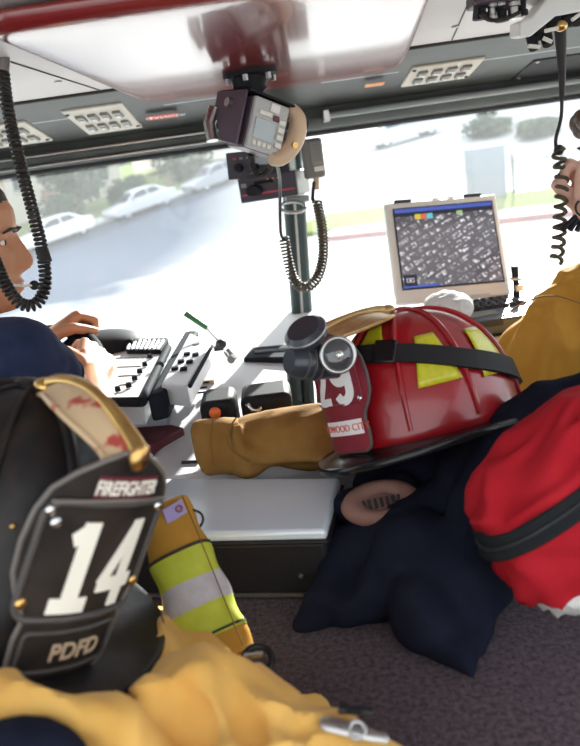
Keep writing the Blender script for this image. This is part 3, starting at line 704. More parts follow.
# base, lying forward of the hinge towards the camera
fwd = V((ln.x, ln.y, 0)).normalized(); bz = V((0, 0, 1)); bx = V((-fwd.y, fwd.x, 0)); bx = bx if bx.x > 0 else -bx
BM = axes((bl_ + brt) / 2 + V((0, 0, -.006)), bx, fwd, bz)
mk(G().box((0, .115, -.020), (lw, .235, .035)).xf(BM), 'base', 'laptop_blue', lp, world=True, bevel=.008, seg=3)
kb = mk(G().box((.01, .07, -.001), (lw * .88, .11, .003)).xf(BM), 'keyboard', 'laptop_dark', lp, world=True, bevel=.001)
for r in range(6):
    for k in range(13):
        mk(G().box((.01 + (k - 6) * lw * .066 + (r % 2) * .004, .026 + r * .0175, .0025), (lw * .056, .0145, .005)).xf(BM), 'key', 'laptop_dark', kb, world=True, bevel=.0015, seg=1)
mk(G().box((.02, .165, -.001), (.07, .045, .003)).xf(BM), 'touch_pad', 'grey_trim', lp, world=True, bevel=.001)
mk(G().box((0, .228, -.012), (.10, .010, .018)).xf(BM), 'carry_handle', 'laptop_dark', lp, world=True, bevel=.004)
# mounting tray
mk(G().box((0, .12, -.055), (lw * .8, .20, .034)).xf(BM), 'dock', 'black_plastic', lp, world=True, bevel=.006)

# black clamp to the right of the laptop
kp = thing('clamp_arm', 'small black clamp arm standing just right of the laptop screen', 'clamp', P(517, 300, 1.78))
mk(G().tube([P(513, 266, 1.78), P(516, 282, 1.78), P(517, 308, 1.78)], [.006, .008, .010], 12), 'post', 'dash_dark', kp, world=True)
mk(G().box(P(515, 272, 1.775), (.016, .012, .030)), 'jaw', 'black_plastic', kp, world=True, bevel=.003)
mk(G().box(P(519, 288, 1.775), (.022, .012, .018)), 'jaw', 'steel', kp, world=True, bevel=.003)
mk(G().cyl(P(510, 279, 1.77), P(524, 279, 1.77), .004), 'pin', 'steel', kp, world=True)

# white cloth cap in front of the laptop
g = G(); c0 = P(446, 309, 1.36)
for i in range(9):
    pass
g.ell(c0, (.046, .055, .036)); g.ell(c0 + V((.016, -.01, .004)), (.034, .05, .028))
g = crease(remesh(g, .004, 6), folds((30, 30, 45), .002, seed=4))
tag(mk(g, 'white_cap', 'white_cloth'), 'white rounded cloth cap peeking up between the red helmet and the laptop', 'cap')

# ================================================================ OUTSIDE
SV = V((.79, .613, 0)); C1 = P(62, 241, 40); DZ = .157
def sstep(a, b, x): t = min(max((x - a) / (b - a), 0), 1); return t * t * (3 - 2 * t)
def gz(x, y):
    t = min(max((V((x, y, 0)) - V((C1.x, C1.y, 0))).dot(SV), -20), 26)
    z = C1.z + DZ * t
    back = max(0, (V((x, y, 0)) - V((C1.x, C1.y, 0))).dot(V((-.613, .79, 0))) - 2.5)
    return -1.62 + (z + 1.62) * sstep(20.5, 41, y) + .05 * back * sstep(30, 45, y)
def ground(name, x0, x1, y0, y1, nx, ny, material, dz_=0., f=None):
    g = G(); g.v = [V((x0 + (x1 - x0) * i / nx, y0 + (y1 - y0) * j / ny, 0)) for j in range(ny + 1) for i in range(nx + 1)]
    for p in g.v: p.z = gz(p.x, p.y) + dz_
    g.f = [(j * (nx + 1) + i, j * (nx + 1) + i + 1, (j + 1) * (nx + 1) + i + 1, (j + 1) * (nx + 1) + i) for j in range(ny) for i in range(nx)]
    return struct(mk(g, name, material, angle=180))
ground('ground_road', -90, 90, -30, 110, 120, 100, 'shaded_road')
def strip_(pts, w, h, n=24):                                    # raised strip following the ground
    rings = []
    for i in range(n + 1):
        p = V(pts[0]).lerp(V(pts[1]), i / n); d = (V(pts[1]) - V(pts[0])).normalized(); q = V((-d.y, d.x, 0))
        rings.append([V((p.x + q.x * o, p.y + q.y * o, gz(p.x + q.x * o, p.y + q.y * o) + z)) for o, z in ((0, -.1), (0, h), (w, h), (w, -.1))])
    return G().loft(rings)
c1_ = V((C1.x, C1.y, 0)); perp = V((-.613, .79, 0))
struct(mk(strip_((c1_ - SV * 30 + perp * 1.3, c1_ + SV * 30 + perp * 1.3), 2.4, .14), 'ground_sidewalk', 'concrete'))
struct(mk(strip_((c1_ - SV * 30 + perp * 3.7, c1_ + SV * 30 + perp * 3.7), 30, .10), 'ground_verge', 'lawn'))
k0, k1 = PZ(322, 240, -1.55), PZ(640, 207, -1.55); k0.z = k1.z = 0
struct(mk(strip_((k0, k1), .35, .17), 'ground_curb', 'curb_red'))
struct(mk(strip_((k0 + V((0, .36, 0)), k1 + V((0, .36, 0))), 2.2, .15), 'ground_pavement', 'concrete'))
struct(mk(strip_((k0 + V((-1, 2.6, 0)), k1 + V((0, 2.6, 0))), 5, .15), 'ground_lawn', 'lawn'))

def car(label, paint, pos, hd, group='cars parked along the far kerb'):
    h2 = V((hd.x, hd.y, 0)).normalized(); a, b = pos - h2 * 1.3, pos + h2 * 1.3
    fx = (V((b.x, b.y, gz(b.x, b.y))) - V((a.x, a.y, gz(a.x, a.y)))).normalized(); fy = V((0, 0, 1)).cross(fx).normalized(); fz = fx.cross(fy)
    t = thing('parked_car', label, 'car', axes(V((pos.x, pos.y, gz(pos.x, pos.y))), fx, fy, fz), group)
    side = [(-2.2, .32), (-2.28, .60), (-2.22, .90), (-1.65, .98), (-.6, 1.0), (1.05, .93), (2.0, .80), (2.25, .62), (2.28, .38), (2.1, .26), (-2.0, .26)]
    rings = []
    for y, s in ((-.86, .94), (-.80, 1.0), (.80, 1.0), (.86, .94)):
        rings.append([V((x * (1 if s == 1 else .985), y, .6 + (z - .6) * s)) for x, z in side])
    mk(G().loft(rings), 'body', paint, t, bevel=.06, seg=3)
    cab = [(-1.75, .96), (-1.05, 1.40), (-.7, 1.44), (.15, 1.43), (.45, 1.38), (1.15, .93)]
    g = G().loft([[V((x, y * (1 - .20 * (z - .93) / .5), z)) for x, z in cab] for y in (-.78, .78)]); mk(g, 'cabin', paint, t, bevel=.04)
    for s in (-1, 1):
        for q in ([(-1.35, 1.02), (-.98, 1.34), (-.40, 1.37), (-.40, 1.0)], [(-.32, 1.0), (-.32, 1.37), (.12, 1.36), (.40, 1.30), (.95, .97)]):
            mk(G().prism([(x, s * (.78 * (1 - .20 * (z - .93) / .5) + .004), z) for x, z in q], (0, s * .006, 0)), 'side_window', 'car_glass', t, smooth=False)
        for x in (-1.4, 1.35):
            w = mk(G().torus((x, s * .76, .31), .235, .085, V((0, 1, 0)), 28, 12), 'wheel', 'tyre', t)
            mk(G().cyl((x, s * .80, .31), (x, s * .83, .31), .19), 'hub_cap', 'car_silver', w)
        mk(G().box((-2.25, s * .62, .74), (.06, .30, .14)), 'tail_light', 'curb_red', t, bevel=.02)
        mk(G().box((2.2, s * .62, .64), (.08, .34, .12)), 'head_light', 'white_letter', t, bevel=.02)
        mk(G().box((.75, s * .92, .98), (.14, .14, .10)), 'wing_mirror', paint, t, bevel=.03)
    mk(G().prism([(-1.72, -.62, .995), (-1.72, .62, .995), (-1.12, .55, 1.36), (-1.12, -.55, 1.36)], (-.035, 0, .01)), 'rear_window', 'car_glass', t, smooth=False)
    mk(G().prism([(1.13, -.66, .965), (1.13, .66, .965), (.52, .55, 1.35), (.52, -.55, 1.35)], (.03, 0, .012)), 'windshield', 'car_glass', t, smooth=False)
    return t
def along(k, off=0): p = c1_ + SV * k + perp * off; return V((p.x, p.y, 0))
car('white sedan parked lowest on the slope beside the driver\'s face', 'car_white', along(-.3), -SV)
car('pale silver sedan parked second up the slope beyond the white sedan', 'car_silver', along(5.4), -SV)
car('grey car parked farthest up the slope on the left', 'car_grey', along(11.2), -SV)
car('blurred pale car parked across the road above the laptop', 'car_silver', V((P(408, 160, 42).x, P(408, 160, 42).y, 0)), V((1, .1, 0)))

def tree(label, x, y, H, R, crown_z, leaf, n, trunk=True, tr=.22, seed=1, name='street_tree', sq=1.):
    z0 = gz(x, y); t = thing(name, label, 'tree' if name != 'hedge_shrub' else 'shrub', (x, y, z0), None)
    r_ = random.Random(seed); g = G(); cs = []
    for k in range(9):
        a = r_.uniform(0, 2 * PI); q = r_.uniform(.1, .6) * R; cs.append((V((math.cos(a) * q, math.sin(a) * q, crown_z + r_.uniform(-.45, .55) * (H - crown_z))), R * r_.uniform(.45, .7)))
    for k in range(n):
        c, rr = r_.choice(cs); d = V((r_.gauss(0, 1), r_.gauss(0, 1), r_.gauss(0, 1) * sq)).normalized(); p = c + d * rr * r_.uniform(.75, 1.05)
        if p.z < .1: p.z = r_.uniform(.1, .8)
        s = r_.uniform(.12, .26) * (R / 2.5) ** .4; u = V((r_.gauss(0, 1), r_.gauss(0, 1), r_.gauss(0, 1))).normalized(); w = u.orthogonal().normalized(); o = len(g.v)
        g.v += [p - u * s, p + w * s * .55, p + u * s, p - w * s * .55]; g.f.append((o, o + 1, o + 2, o + 3))
    mk(g, 'foliage', leaf, t, smooth=False)
    if trunk:
        lean = V((r_.uniform(-.2, .2), r_.uniform(-.2, .2), 0))
        tk = mk(G().tube([V((0, 0, -.2)), lean * .3 + V((0, 0, crown_z * .5)), lean + V((0, 0, crown_z))], [tr * 1.25, tr, tr * .7], 14), 'trunk', 'bark', t)
        for k in range(4):
            a = r_.uniform(0, 2 * PI); mk(G().tube([lean * .8 + V((0, 0, crown_z * .75)), V((math.cos(a) * R * .5, math.sin(a) * R * .5, crown_z + (H - crown_z) * .4))], [tr * .5, tr * .18], 8), 'branch', 'bark', tk)
a = along(-1.6, 4.5); tree('street tree with a thick pale trunk behind the white sedan', a.x, a.y, 11.5, 3.4, 8.0, 'leaf', 2600, tr=.62, seed=3)
a = along(-7, 6.5); tree('dense green tree at the far left behind the driver\'s head', a.x, a.y, 6.5, 3.2, 2.6, 'leaf', 3000, seed=5)
a = along(4.5, 7.5); tree('leafy tree standing behind the silver sedan', a.x, a.y, 7.0, 2.8, 3.6, 'leaf_light', 2200, seed=8)
a = along(12.5, 8); tree('pale leafy tree behind the grey car up the slope', a.x, a.y, 7.0, 3.0, 3.2, 'leaf_light', 2200, seed=12)
a = along(-4.2, 4.6); tree('low dark hedge shrub under the far left tree', a.x, a.y, 2.0, 1.7, .9, 'leaf', 1500, False, seed=21, name='hedge_shrub')
a = along(2.2, 4.6); tree('low hedge shrub between the white and silver sedans', a.x, a.y, 1.8, 1.5, .8, 'leaf', 1300, False, seed=22, name='hedge_shrub')
a = along(7.2, 4.8); tree('rounded hedge shrub behind the silver sedan\'s trunk', a.x, a.y, 1.9, 1.5, .8, 'leaf', 1300, False, seed=23, name='hedge_shrub')
p = P(486, 134, 36); q_ = p.z - gz(p.x, p.y); tree('dark green tree above the pale utility cabinet seen through the right pane', p.x, p.y, q_ + 1.0, 1.25, q_, 'leaf', 1500, tr=.12, seed=31)
p = P(538, 150, 34); q_ = p.z - gz(p.x, p.y); tree('light leafy tree behind the iron fence on the right', p.x, p.y, q_ + .8, 1.1, q_, 'leaf_light', 1300, tr=.10, seed=33)

def house(label, x, y, w, d, h, rot, wall, nwin):
    t = thing('house', label, 'house', Matrix.Translation((x, y, gz(x, y) - .3)) @ Matrix.Rotation(rot, 4, 'Z'))
    mk(G().box((0, 0, h / 2), (w, d, h)), 'walls', wall, t, smooth=False)
    mk(G().loft([[V((-w / 2 - .3, -d / 2 - .3, h)), V((-w / 2 - .3, d / 2 + .3, h)), V((-w / 2 - .3, 0, h + 1.6))], [V((w / 2 + .3, -d / 2 - .3, h)), V((w / 2 + .3, d / 2 + .3, h)), V((w / 2 + .3, 0, h + 1.6))]]), 'roof', 'roof_tile', t, smooth=False)
    for i in range(nwin):
        wx_ = -w / 2 + w * (i + .5) / nwin; f = mk(G().box((wx_, -d / 2 - .03, h * .55), (1.3, .10, 1.4)), 'window_frame', 'white_paint', t, smooth=False)
        mk(G().box((wx_, -d / 2 - .09, h * .55), (1.1, .03, 1.2)), 'window_pane', 'car_glass', f, smooth=False)
    mk(G().box((w * .12, -d / 2 - .03, 1.25), (1.0, .08, 2.1)), 'front_door', 'roof_tile', t, smooth=False)
a = along(3, 17); house('pale stucco house behind the trees on the left', a.x, a.y, 16, 8, 5.5, .66, 'stucco2', 5)
a = along(22, 15); house('white stucco house at the top of the slope', a.x, a.y, 13, 8, 6.0, .66, 'stucco', 4)
house('white stucco house beyond the fence seen through the right pane', 21, 56, 18, 8, 5.5, -.25, 'stucco', 4)
p = P(487, 205, 25); cbx = thing('utility_cabinet', 'tall pale grey utility cabinet on the lawn beyond the laptop', 'cabinet', (p.x, p.y, gz(p.x, p.y)))
mk(G().box((0, 0, .95), (1.25, .7, 1.9)), 'casing', 'pale_blue', cbx, bevel=.03); mk(G().box((0, -.36, .95), (1.1, .02, 1.6)), 'door', 'pale_blue', cbx, bevel=.01)
p = P(546, 205, 25); fe = thing('iron_fence', 'iron bar fence on the lawn right of the pale utility cabinet', 'fence', (p.x, p.y, gz(p.x, p.y)))
for z in (.15, 1.25): mk(G().box((.6, 0, z), (3.6, .04, .05)), 'rail', 'iron', fe, smooth=False)
for i in range(15): mk(G().box((-1.1 + i * .24, 0, .7), (.022, .022, 1.4)), 'bar', 'iron', fe, smooth=False)
for i in range(3): mk(G().box((-1.15 + i * 1.75, 0, .75), (.06, .06, 1.55)), 'post', 'iron', fe, smooth=False)

# ================================================================ HELMETS
def spow(x, e): return math.copysign(abs(x) ** e, x)
class Helmet:
    a, b, h = .120, .098, .150
    def __init__(s, m, hgt=.150): s.m = m; s.h = hgt
    def dome(s, phi, t, off=0.):
        e = 2 / 2.35
        r = max(math.cos(t), 0) ** e; z = math.sin(t) ** e
        nx = V((math.cos(phi) * math.cos(t), math.sin(phi) * math.cos(t), math.sin(t) * .9)).normalized()
        return V((math.cos(phi) * s.b * r, math.sin(phi) * (s.a if math.sin(phi) > 0 else s.ar) * r, s.h * z)) + nx * off
    def shield(s, u, v, off=0.):
        u, v = u * s.ss, v * s.sv
        R = s.SR; a = -u / R; ln = s.lean
        p = V((R * math.sin(a), s.yb + R * (math.cos(a) - 1) + v * ln, s.zb + v))
        return p + V((math.sin(a), math.cos(a), -ln * .6)) * off
def lerp_tab(tab, x):
    for (x0, y0), (x1, y1) in zip(tab, tab[1:]):
        if x <= x1: return y0 + (y1 - y0) * (x - x0) / max(x1 - x0, 1e-9)
    return tab[-1][1]
W_TAB = [(0, .036), (.004, .043), (.012, .046), (.030, .047), (.042, .045), (.052, .048), (.064, .056), (.078, .062), (.10, .0635), (.122, .061), (.138, .054), (.150, .040), (.160, .022), (.166, .008), (.168, .002)]
def helmet(name, label, m, shell, brimm, shieldm, pip, hgt=.150, SR=.085, lean=.22, ridge=None, ss=1., sv=None, ab=(.120, .098), ar=None, brim=(.034, .034, .105), drop=(.012, .0, .035)):
    H = Helmet(m, hgt); H.a, H.b = ab; H.ar = ar or ab[0]; H.ss = ss; H.sv = sv or ss; H.SR, H.lean, H.yb, H.zb = SR, lean, ab[0] + .008, .006
    t = thing(name, label, 'helmet', m); H.t = t
    nphi, nt_ = 64, 24
    mk(G().loft([[H.dome(2 * PI * k / nphi, PI / 2 * min(i / nt_, .9985)) for k in range(nphi)] for i in range(nt_ + 1)]), 'shell', shell, t, angle=180)
    # raised combs: a heavy one front to back and lighter ones between
    for k in range(8):
        phi = PI / 2 + k * PI / 4; main = k in (0, 4)
        pts = [H.dome(phi, PI / 2 * (i / 22), .0015) for i in range(1, 22)]
        rr = [(.0062 if main else .0042) * (.55 + .45 * math.sin(PI * min(1, (i + 3) / 24.))) for i in range(len(pts))]
        mk(G().tube(pts, rr, 8), 'comb', ridge or shell, t)
    mk(G().ell((0, 0, H.h), (.018, .022, .008)), 'crown_cap', ridge or shell, t)
    # brim
    def bp(phi, s_, z):
        sn = math.sin(phi); f, bk = max(sn, 0) ** 2, max(-sn, 0) ** 2
        e = brim[1] + (brim[0] - brim[1]) * f + (brim[2] - brim[1]) * bk; d = drop[1] + (drop[0] - drop[1]) * f + (drop[2] - drop[1]) * bk
        r0 = H.dome(phi, 0, -.004); dr = V((math.cos(phi), math.sin(phi), 0)); dr = V((math.cos(phi) * H.b, math.sin(phi) * H.a, 0)).normalized()
        return r0 + dr * (e * s_ + .002) + V((0, 0, z - d * s_ ** 1.4))
    prof = [(0, .006), (.3, .0045), (.6, .004), (.9, .004), (.97, .0055), (1.0, .004), (1.015, 0), (1.0, -.004), (.97, -.005), (.9, -.003), (.5, -.003), (0, -.002)]
    mk(G().loft([[bp(2 * PI * k / 72, s_, z) for k in range(72)] for s_, z in prof], caps=False), 'brim', brimm, t, angle=60)
    H.bp = bp
    # front shield
    nv, nu = 40, 20; g = G(); Z = .168
    for layer, off in ((0, .005), (1, 0.)):
        for i in range(nv + 1):
            v = Z * i / nv; w_ = lerp_tab(W_TAB, v)
            for k in range(nu + 1): g.v.append(H.shield(w_ * (2 * k / nu - 1), v, off))
    L = (nv + 1) * (nu + 1)
    for i in range(nv):
        for k in range(nu):
            a = i * (nu + 1) + k; q = (a, a + 1, a + nu + 2, a + nu + 1); g.f += [q, tuple(L + j for j in q[::-1])]
        for e in (0, nu):
            a = i * (nu + 1) + e; g.f.append((a, a + nu + 1, L + a + nu + 1, L + a))
    for e in (0, nv):
        for k in range(nu): a = e * (nu + 1) + k; g.f.append((a, a + 1, L + a + 1, L + a))
    H.sh = mk(g, 'front_shield', shieldm, t, angle=50)
    vs_ = [Z * i / 60 for i in range(61)]
    edge = [H.shield(-lerp_tab(W_TAB, v), v, .004) for v in vs_] + [H.shield(lerp_tab(W_TAB, v), v, .004) for v in vs_[::-1]]
    mk(G().tube(edge + edge[:1], .0022, 8), 'edge_piping', pip, H.sh)
    return H
def on_shield(H, g, name, material, du=0, dv=0, off=.0056, th=.0012, parent=None):
    g.v = [H.shield(p.x + du, p.y + dv, off) for p in g.v]
    return mk(g, name, material, parent or H.sh, smooth=False, solid=th)
def piping(H, pts, name, material, r=.0018, off=.006):
    return mk(G().tube([H.shield(u, v, off) for u, v in pts], r, 8), name, material, H.sh)
def rivet(H, u, v, material, r=.0045):
    p = H.shield(u, v, .006); return mk(G().ell(p, (r, r * .7, r)), 'rivet', material, H.sh)
def rrect(x0, x1, y0, y1, r=.008, n=6):
    o = []
    for cx, cy, a in ((x1 - r, y1 - r, 0), (x0 + r, y1 - r, 90), (x0 + r, y0 + r, 180), (x1 - r, y0 + r, 270)):
        o += arc((cx, cy), r, r, a, a + 90, n)
    out = []
    for i, p in enumerate(o): out += line(p, o[(i + 1) % len(o)], 3)[:-1]
    return out + out[:1]
def rect2(w, h, n=8):
    g = G()
    for i in range(n + 1): g.v += [V((w * (i / n - .5), -h / 2, 0)), V((w * (i / n - .5), h / 2, 0))]
    g.f = [(2 * i, 2 * i + 2, 2 * i + 3, 2 * i + 1) for i in range(n)]; return g
def digit(ch, h):
    g = G(); w = h * .20
    if ch == '1':
        ribbon(g, line((.02 * h, .06 * h), (.02 * h, h)), w * 1.25); ribbon(g, line((-.26 * h, .08 * h), (.30 * h, .08 * h)), w * .85); ribbon(g, line((-.20 * h, .80 * h), (.0, .93 * h)), w * .8)
    if ch == '4':
        ribbon(g, line((.12 * h, 0), (.12 * h, h)), w); ribbon(g, line((-.30 * h, .28 * h), (.34 * h, .28 * h)), w * .8); ribbon(g, line((-.26 * h, .28 * h), (.10 * h, .94 * h)), w * .8)
    if ch == '9':
        ribbon(g, arc((0, .70 * h), .21 * h, .22 * h, 0, 360, 28)[:-1], w, True); ribbon(g, arc((.01 * h, .32 * h), .20 * h, .25 * h, 0, -150, 16), w); ribbon(g, line((.21 * h, .32 * h), (.21 * h, .72 * h)), w)
    if ch == '2':
        ribbon(g, arc((0, .72 * h), .20 * h, .20 * h, 170, -40, 20) + line((.12 * h, .52 * h), (-.24 * h, .10 * h), 6), w); ribbon(g, line((-.29 * h, .09 * h), (.29 * h, .09 * h)), w * .9)
    return g
def horn(H, material, capm, arch=.026, wide=1.):                                     # metal front piece arching from the crown to the shield top
    top = H.shield(0, .168, .006); s0 = H.dome(PI / 2, PI / 2 * .93, .006)
    n = 18; rings = []
    for i in range(n + 1):
        f = i / n; p = s0.lerp(top, f) + V((0, 0, arch * math.sin(PI * f) ** .8 * (1 - .35 * f)))
        w_ = .007 + .015 * math.sin(PI * min(1, f * 1.1)) ** 1.3 + .012 * f; dn = .010 + .030 * f * (1.15 - f)
        w_ *= wide
        rings.append([p + V((-w_, -.010 * f, -dn)), p + V((-w_ * .45, -.002, -dn * .35)), p + V((-.004, 0, 0)), p + V((.004, 0, 0)), p + V((w_ * .45, -.002, -dn * .35)), p + V((w_, -.010 * f, -dn)), p + V((0, -.006 * f, -dn * .9))])
    e = mk(G().loft(rings), 'front_piece_holder', material, H.t, angle=60)
    for k, r in ((2, .0042), (3, .0042)): pass
    rid = [(rr[2] + rr[3]) / 2 for rr in rings]
    mk(G().tube(rid, [.0055 + .002 * math.cos(PI * i / n) ** 2 for i in range(n + 1)], 10), 'ridge', capm, e)
    mk(G().ell(rid[0], (.012, .012, .009)), 'end_cap', capm, e)
    mk(G().ell(rid[-1] + V((0, .002, -.004)), (.009, .007, .012)), 'clip', capm, e)
    for sgn in (0, 5): mk(G().tube([rr[sgn] for rr in rings], .0028, 8), 'rolled_edge', material, e)
    return e

def hm(pos, fwd, upv):
    f = V(fwd).normalized(); u = V(upv); u = (u - f * u.dot(f)).normalized(); x = f.cross(u)
    return axes(V(pos), x, f, u)

# red helmet, number 29
RM = hm((.184, .930, .166), (-.865, -.50, .075), (-.13, .30, 1))
H = helmet('fire_helmet', 'red fire helmet number 29 with yellow reflectors and black lamp strap', RM, 'helmet_red', 'black_gloss', 'leather_red', 'piping_dark', hgt=.178, lean=.02, ridge='helmet_red', ab=(.128, .108), ar=.160, ss=.98, SR=.12, drop=(.014, 0, .045), brim=(.046, .034, .105))
on_shield(H, digit('2', .062), 'numeral', 'white_letter', -.025, .066); on_shield(H, digit('9', .062), 'numeral', 'white_letter', .021, .066)
on_shield(H, rect2(.080, .020), 'name_plate', 'white_letter', 0, .034, .0052, .0012)
on_shield(H, text2d('REDWOOD CITY', .0095), 'lettering', 'sticker_red', 0, .0295, .0066, .0006)
piping(H, rrect(-.050, .050, .066, .140), 'panel_piping', 'leather_red', .0015)
for u in (-.046, .046): rivet(H, u, .070, 'chrome', .0042)
horn(H, 'horn_gold', 'horn_gold', .010, 2.1)
def patch(H, phi0, phi1, t0, t1, name, material, off=.0035, skew=0., taper=0.):
    g = G(); n = 8
    for i in range(n + 1):
        t_ = t0 + (t1 - t0) * i / n
        for k in range(n + 1):
            f = k / n; ph = phi0 + (phi1 - phi0) * (.5 + (f - .5) * (1 - taper * i / n)) + skew * i / n
            g.v.append(H.dome(math.radians(ph), math.radians(t_), off))
    g.f = [(i * (n + 1) + k, i * (n + 1) + k + 1, (i + 1) * (n + 1) + k + 1, (i + 1) * (n + 1) + k) for i in range(n) for k in range(n)]
    return mk(g, name, material, H.t, solid=.001)
# trapezoid reflectors between the combs (90 = front, 180 = wearer's left side)
for ph, ta, tb in ((112, 42, 62), (160, 19, 46), (205, 17, 44), (250, 12, 34), (20, 19, 46), (68, 42, 62)): patch(H, ph - 15, ph + 15, ta, tb, 'reflector', 'reflect_lime', .0022, 0, .45)
# lamp strap: rubber band round the dome, dipping to the rear
g = G(); n = 80
for k in range(n):
    ph = 2 * PI * k / n; t_ = math.radians(27 + 15 * math.sin(ph))
    for dt, off in ((-.085, .003), (-.085, .0075), (.085, .0075), (.085, .003)): g.v.append(H.dome(ph, t_ + dt, off + .002))
g.f = [(k * 4 + j, k * 4 + (j + 1) % 4, ((k + 1) % n) * 4 + (j + 1) % 4, ((k + 1) % n) * 4 + j) for k in range(n) for j in range(4)]
stp = mk(g, 'lamp_strap', 'strap', H.t, angle=50)
bx_ = H.dome(math.radians(128), math.radians(38.8), .010); bd = (H.dome(math.radians(134), math.radians(37.8)) - H.dome(math.radians(122), math.radians(39.7))).normalized(); bn = H.dome(math.radians(128), math.radians(38.8), .02) - H.dome(math.radians(128), math.radians(38.8)); bn.normalize()
mk(G().box((0, 0, 0), (.030, .036, .005)).xf(axes(bx_, bd, bn.cross(bd), bn)), 'buckle', 'black_gloss', stp, bevel=.003)
# twin lamp on the strap at the front
RI = RM.inverted()
lampP = RI @ P(337, 355, .835); vdir = (RI.to_3x3() @ (CAM - P(337, 355, .835))).normalized()
rightv = (RI.to_3x3() @ V((math.cos(ROLL), 0, 0.1))).normalized()
ax = (vdir + RI.to_3x3() @ V((.25, .1, -.05))).normalized()
hl = mk(G().tube([lampP - ax * .055, lampP - ax * .02, lampP - ax * .004, lampP + ax * .004], [.017, .019, .0225, .0225], 28), 'headlamp', 'lamp_black', H.t, bevel=.001)
mk(G().torus(lampP + ax * .004, .0205, .0028, ax), 'lamp_rim', 'steel', hl)
g = G().ell((0, 0, 0), (.018, .018, .008)); z_ax = ax; xx = ax.orthogonal().normalized(); g.xf(axes(lampP + ax * .002, xx, ax.cross(xx), ax)); mk(g, 'lens', 'lens', hl)
mk(G().ell(lampP + ax * .009, .0055), 'bulb', 'bulb', hl)
# barrel to the left and its tilted cap
p0, p1 = RI @ P(289, 361, .835), RI @ P(336, 364, .868)
br_ = mk(G().tube([p0, p0.lerp(p1, .12), p0.lerp(p1, .5), p1], [.015, .0205, .0215, .018], 24), 'lamp_barrel', 'lamp_black', H.t)
for f in (.25, .4, .55): mk(G().torus(p0.lerp(p1, f), .0212, .0014, p1 - p0), 'barrel_ring', 'piping_dark', br_)
cc = RI @ P(306, 333, .838); cn = (RI.to_3x3() @ V((-.35, -.40, .85))).normalized()
cp_ = mk(G().tube([cc - cn * .012, cc - cn * .006, cc + cn * .004, cc + cn * .009], [.020, .026, .026, .021], 28), 'lamp_cap', 'lamp_black', H.t)
mk(G().tube([cc - cn * .010, p0.lerp(p1, .5)], [.012, .014], 14), 'lamp_neck', 'lamp_black', cp_)
mk(G().torus(cc + cn * .002, .026, .0018, cn), 'lamp_rim', 'steel', cp_)

# black helmet, number 14
BM_ = hm((-.330, .613, .180), (.68, -.72, -.13), (.40, .22, 1))
H = helmet('fire_helmet', 'worn black fire helmet number 14 with gold front piece in the foreground', BM_, 'helmet_black', 'helmet_black', 'leather_black', 'piping', hgt=.225, lean=.16, ridge='helmet_black', ab=(.130, .108), ss=1.02, sv=1.25, SR=.105, brim=(.050, .074, .105))
def narrow(g, k):
    g.v = [V((p.x * k, p.y, p.z)) for p in g.v]; return g
on_shield(H, narrow(digit('1', .066), .80), 'numeral', 'cream', -.017, .051); on_shield(H, narrow(digit('4', .066), .82), 'numeral', 'cream', .021, .051)
on_shield(H, rect2(.056, .018), 'name_plate', 'maroon', .004, .1405, .0052, .001)
on_shield(H, narrow(text2d('FIREFIGHTER', .0100, .0003), .70), 'lettering', 'cream', .004, .1368, .0064, .0007)
on_shield(H, text2d('PDFD', .013, .0003), 'lettering', 'tan_plastic', 0.006, .014, .0056, .0012)
piping(H, rrect(-.054, .054, .046, .130, .012), 'panel_piping', 'piping_dark', .0030)
piping(H, [(-.052 + .104 * i / 20, .1305 + .003 * math.sin(PI * i / 20)) for i in range(21)], 'panel_cord', 'piping', .0017, .0085)
piping(H, rrect(-.040, .040, .006, .036, .004), 'panel_piping', 'piping_dark', .0018)
for u, v, mt in ((-.050, .124, 'chrome'), (-.044, .116, 'chrome'), (.050, .124, 'chrome'), (-.050, .058, 'brass'), (.052, .064, 'brass')): rivet(H, u, v, mt, .0052)
horn(H, 'horn', 'brass')
for ph, tt in ((60, 30), (35, 24), (20, 48), (150, 35)): mk(G().ell(H.dome(math.radians(ph), math.radians(tt), .001), (.003, .003, .003)), 'stud', 'brass', H.t)

# ================================================================ BOX, BAG AND CLOTHES
bxt = thing('padded_case', 'low black padded case with pale vinyl top on the carpet between helmets', 'case', (-.11, .93, 0))
cor = [V((.016, .812, 0)), V((.052, .962, 0)), V((-.225, 1.052, 0)), V((-.306, .888, 0))]
mk(G().prism([p + V((0, 0, .002)) for p in cor], (0, 0, .084)), 'body', 'vinyl_black', bxt, world=True, bevel=.008, seg=3)
mid = sum(cor, V()) / 4
mk(G().prism([mid + (p - mid) * 1.012 + V((0, 0, .086)) for p in cor], (0, 0, .016)), 'lid', 'vinyl_pale', bxt, world=True, bevel=.006, seg=3)
mk(G().tube([mid + (p - mid) * 1.015 + V((0, 0, .086)) for p in cor + cor[:1]], .0035, 8), 'piping', 'vinyl_black', bxt, world=True)
mk(G().tube([cor[3] + V((.0, -.002, .006)), cor[0] + V((0, -.002, .006))], .0035, 8), 'bottom_strip', 'piping_dark', bxt, world=True)
mk(G().ell(cor[0].lerp(cor[3], .12) + V((0, -.001, .035)), .004), 'stud', 'piping_dark', bxt, world=True)

def floorclamp(g, z=.003):
    for p in g.v:
        if p.z < z: p.z = z
    return g
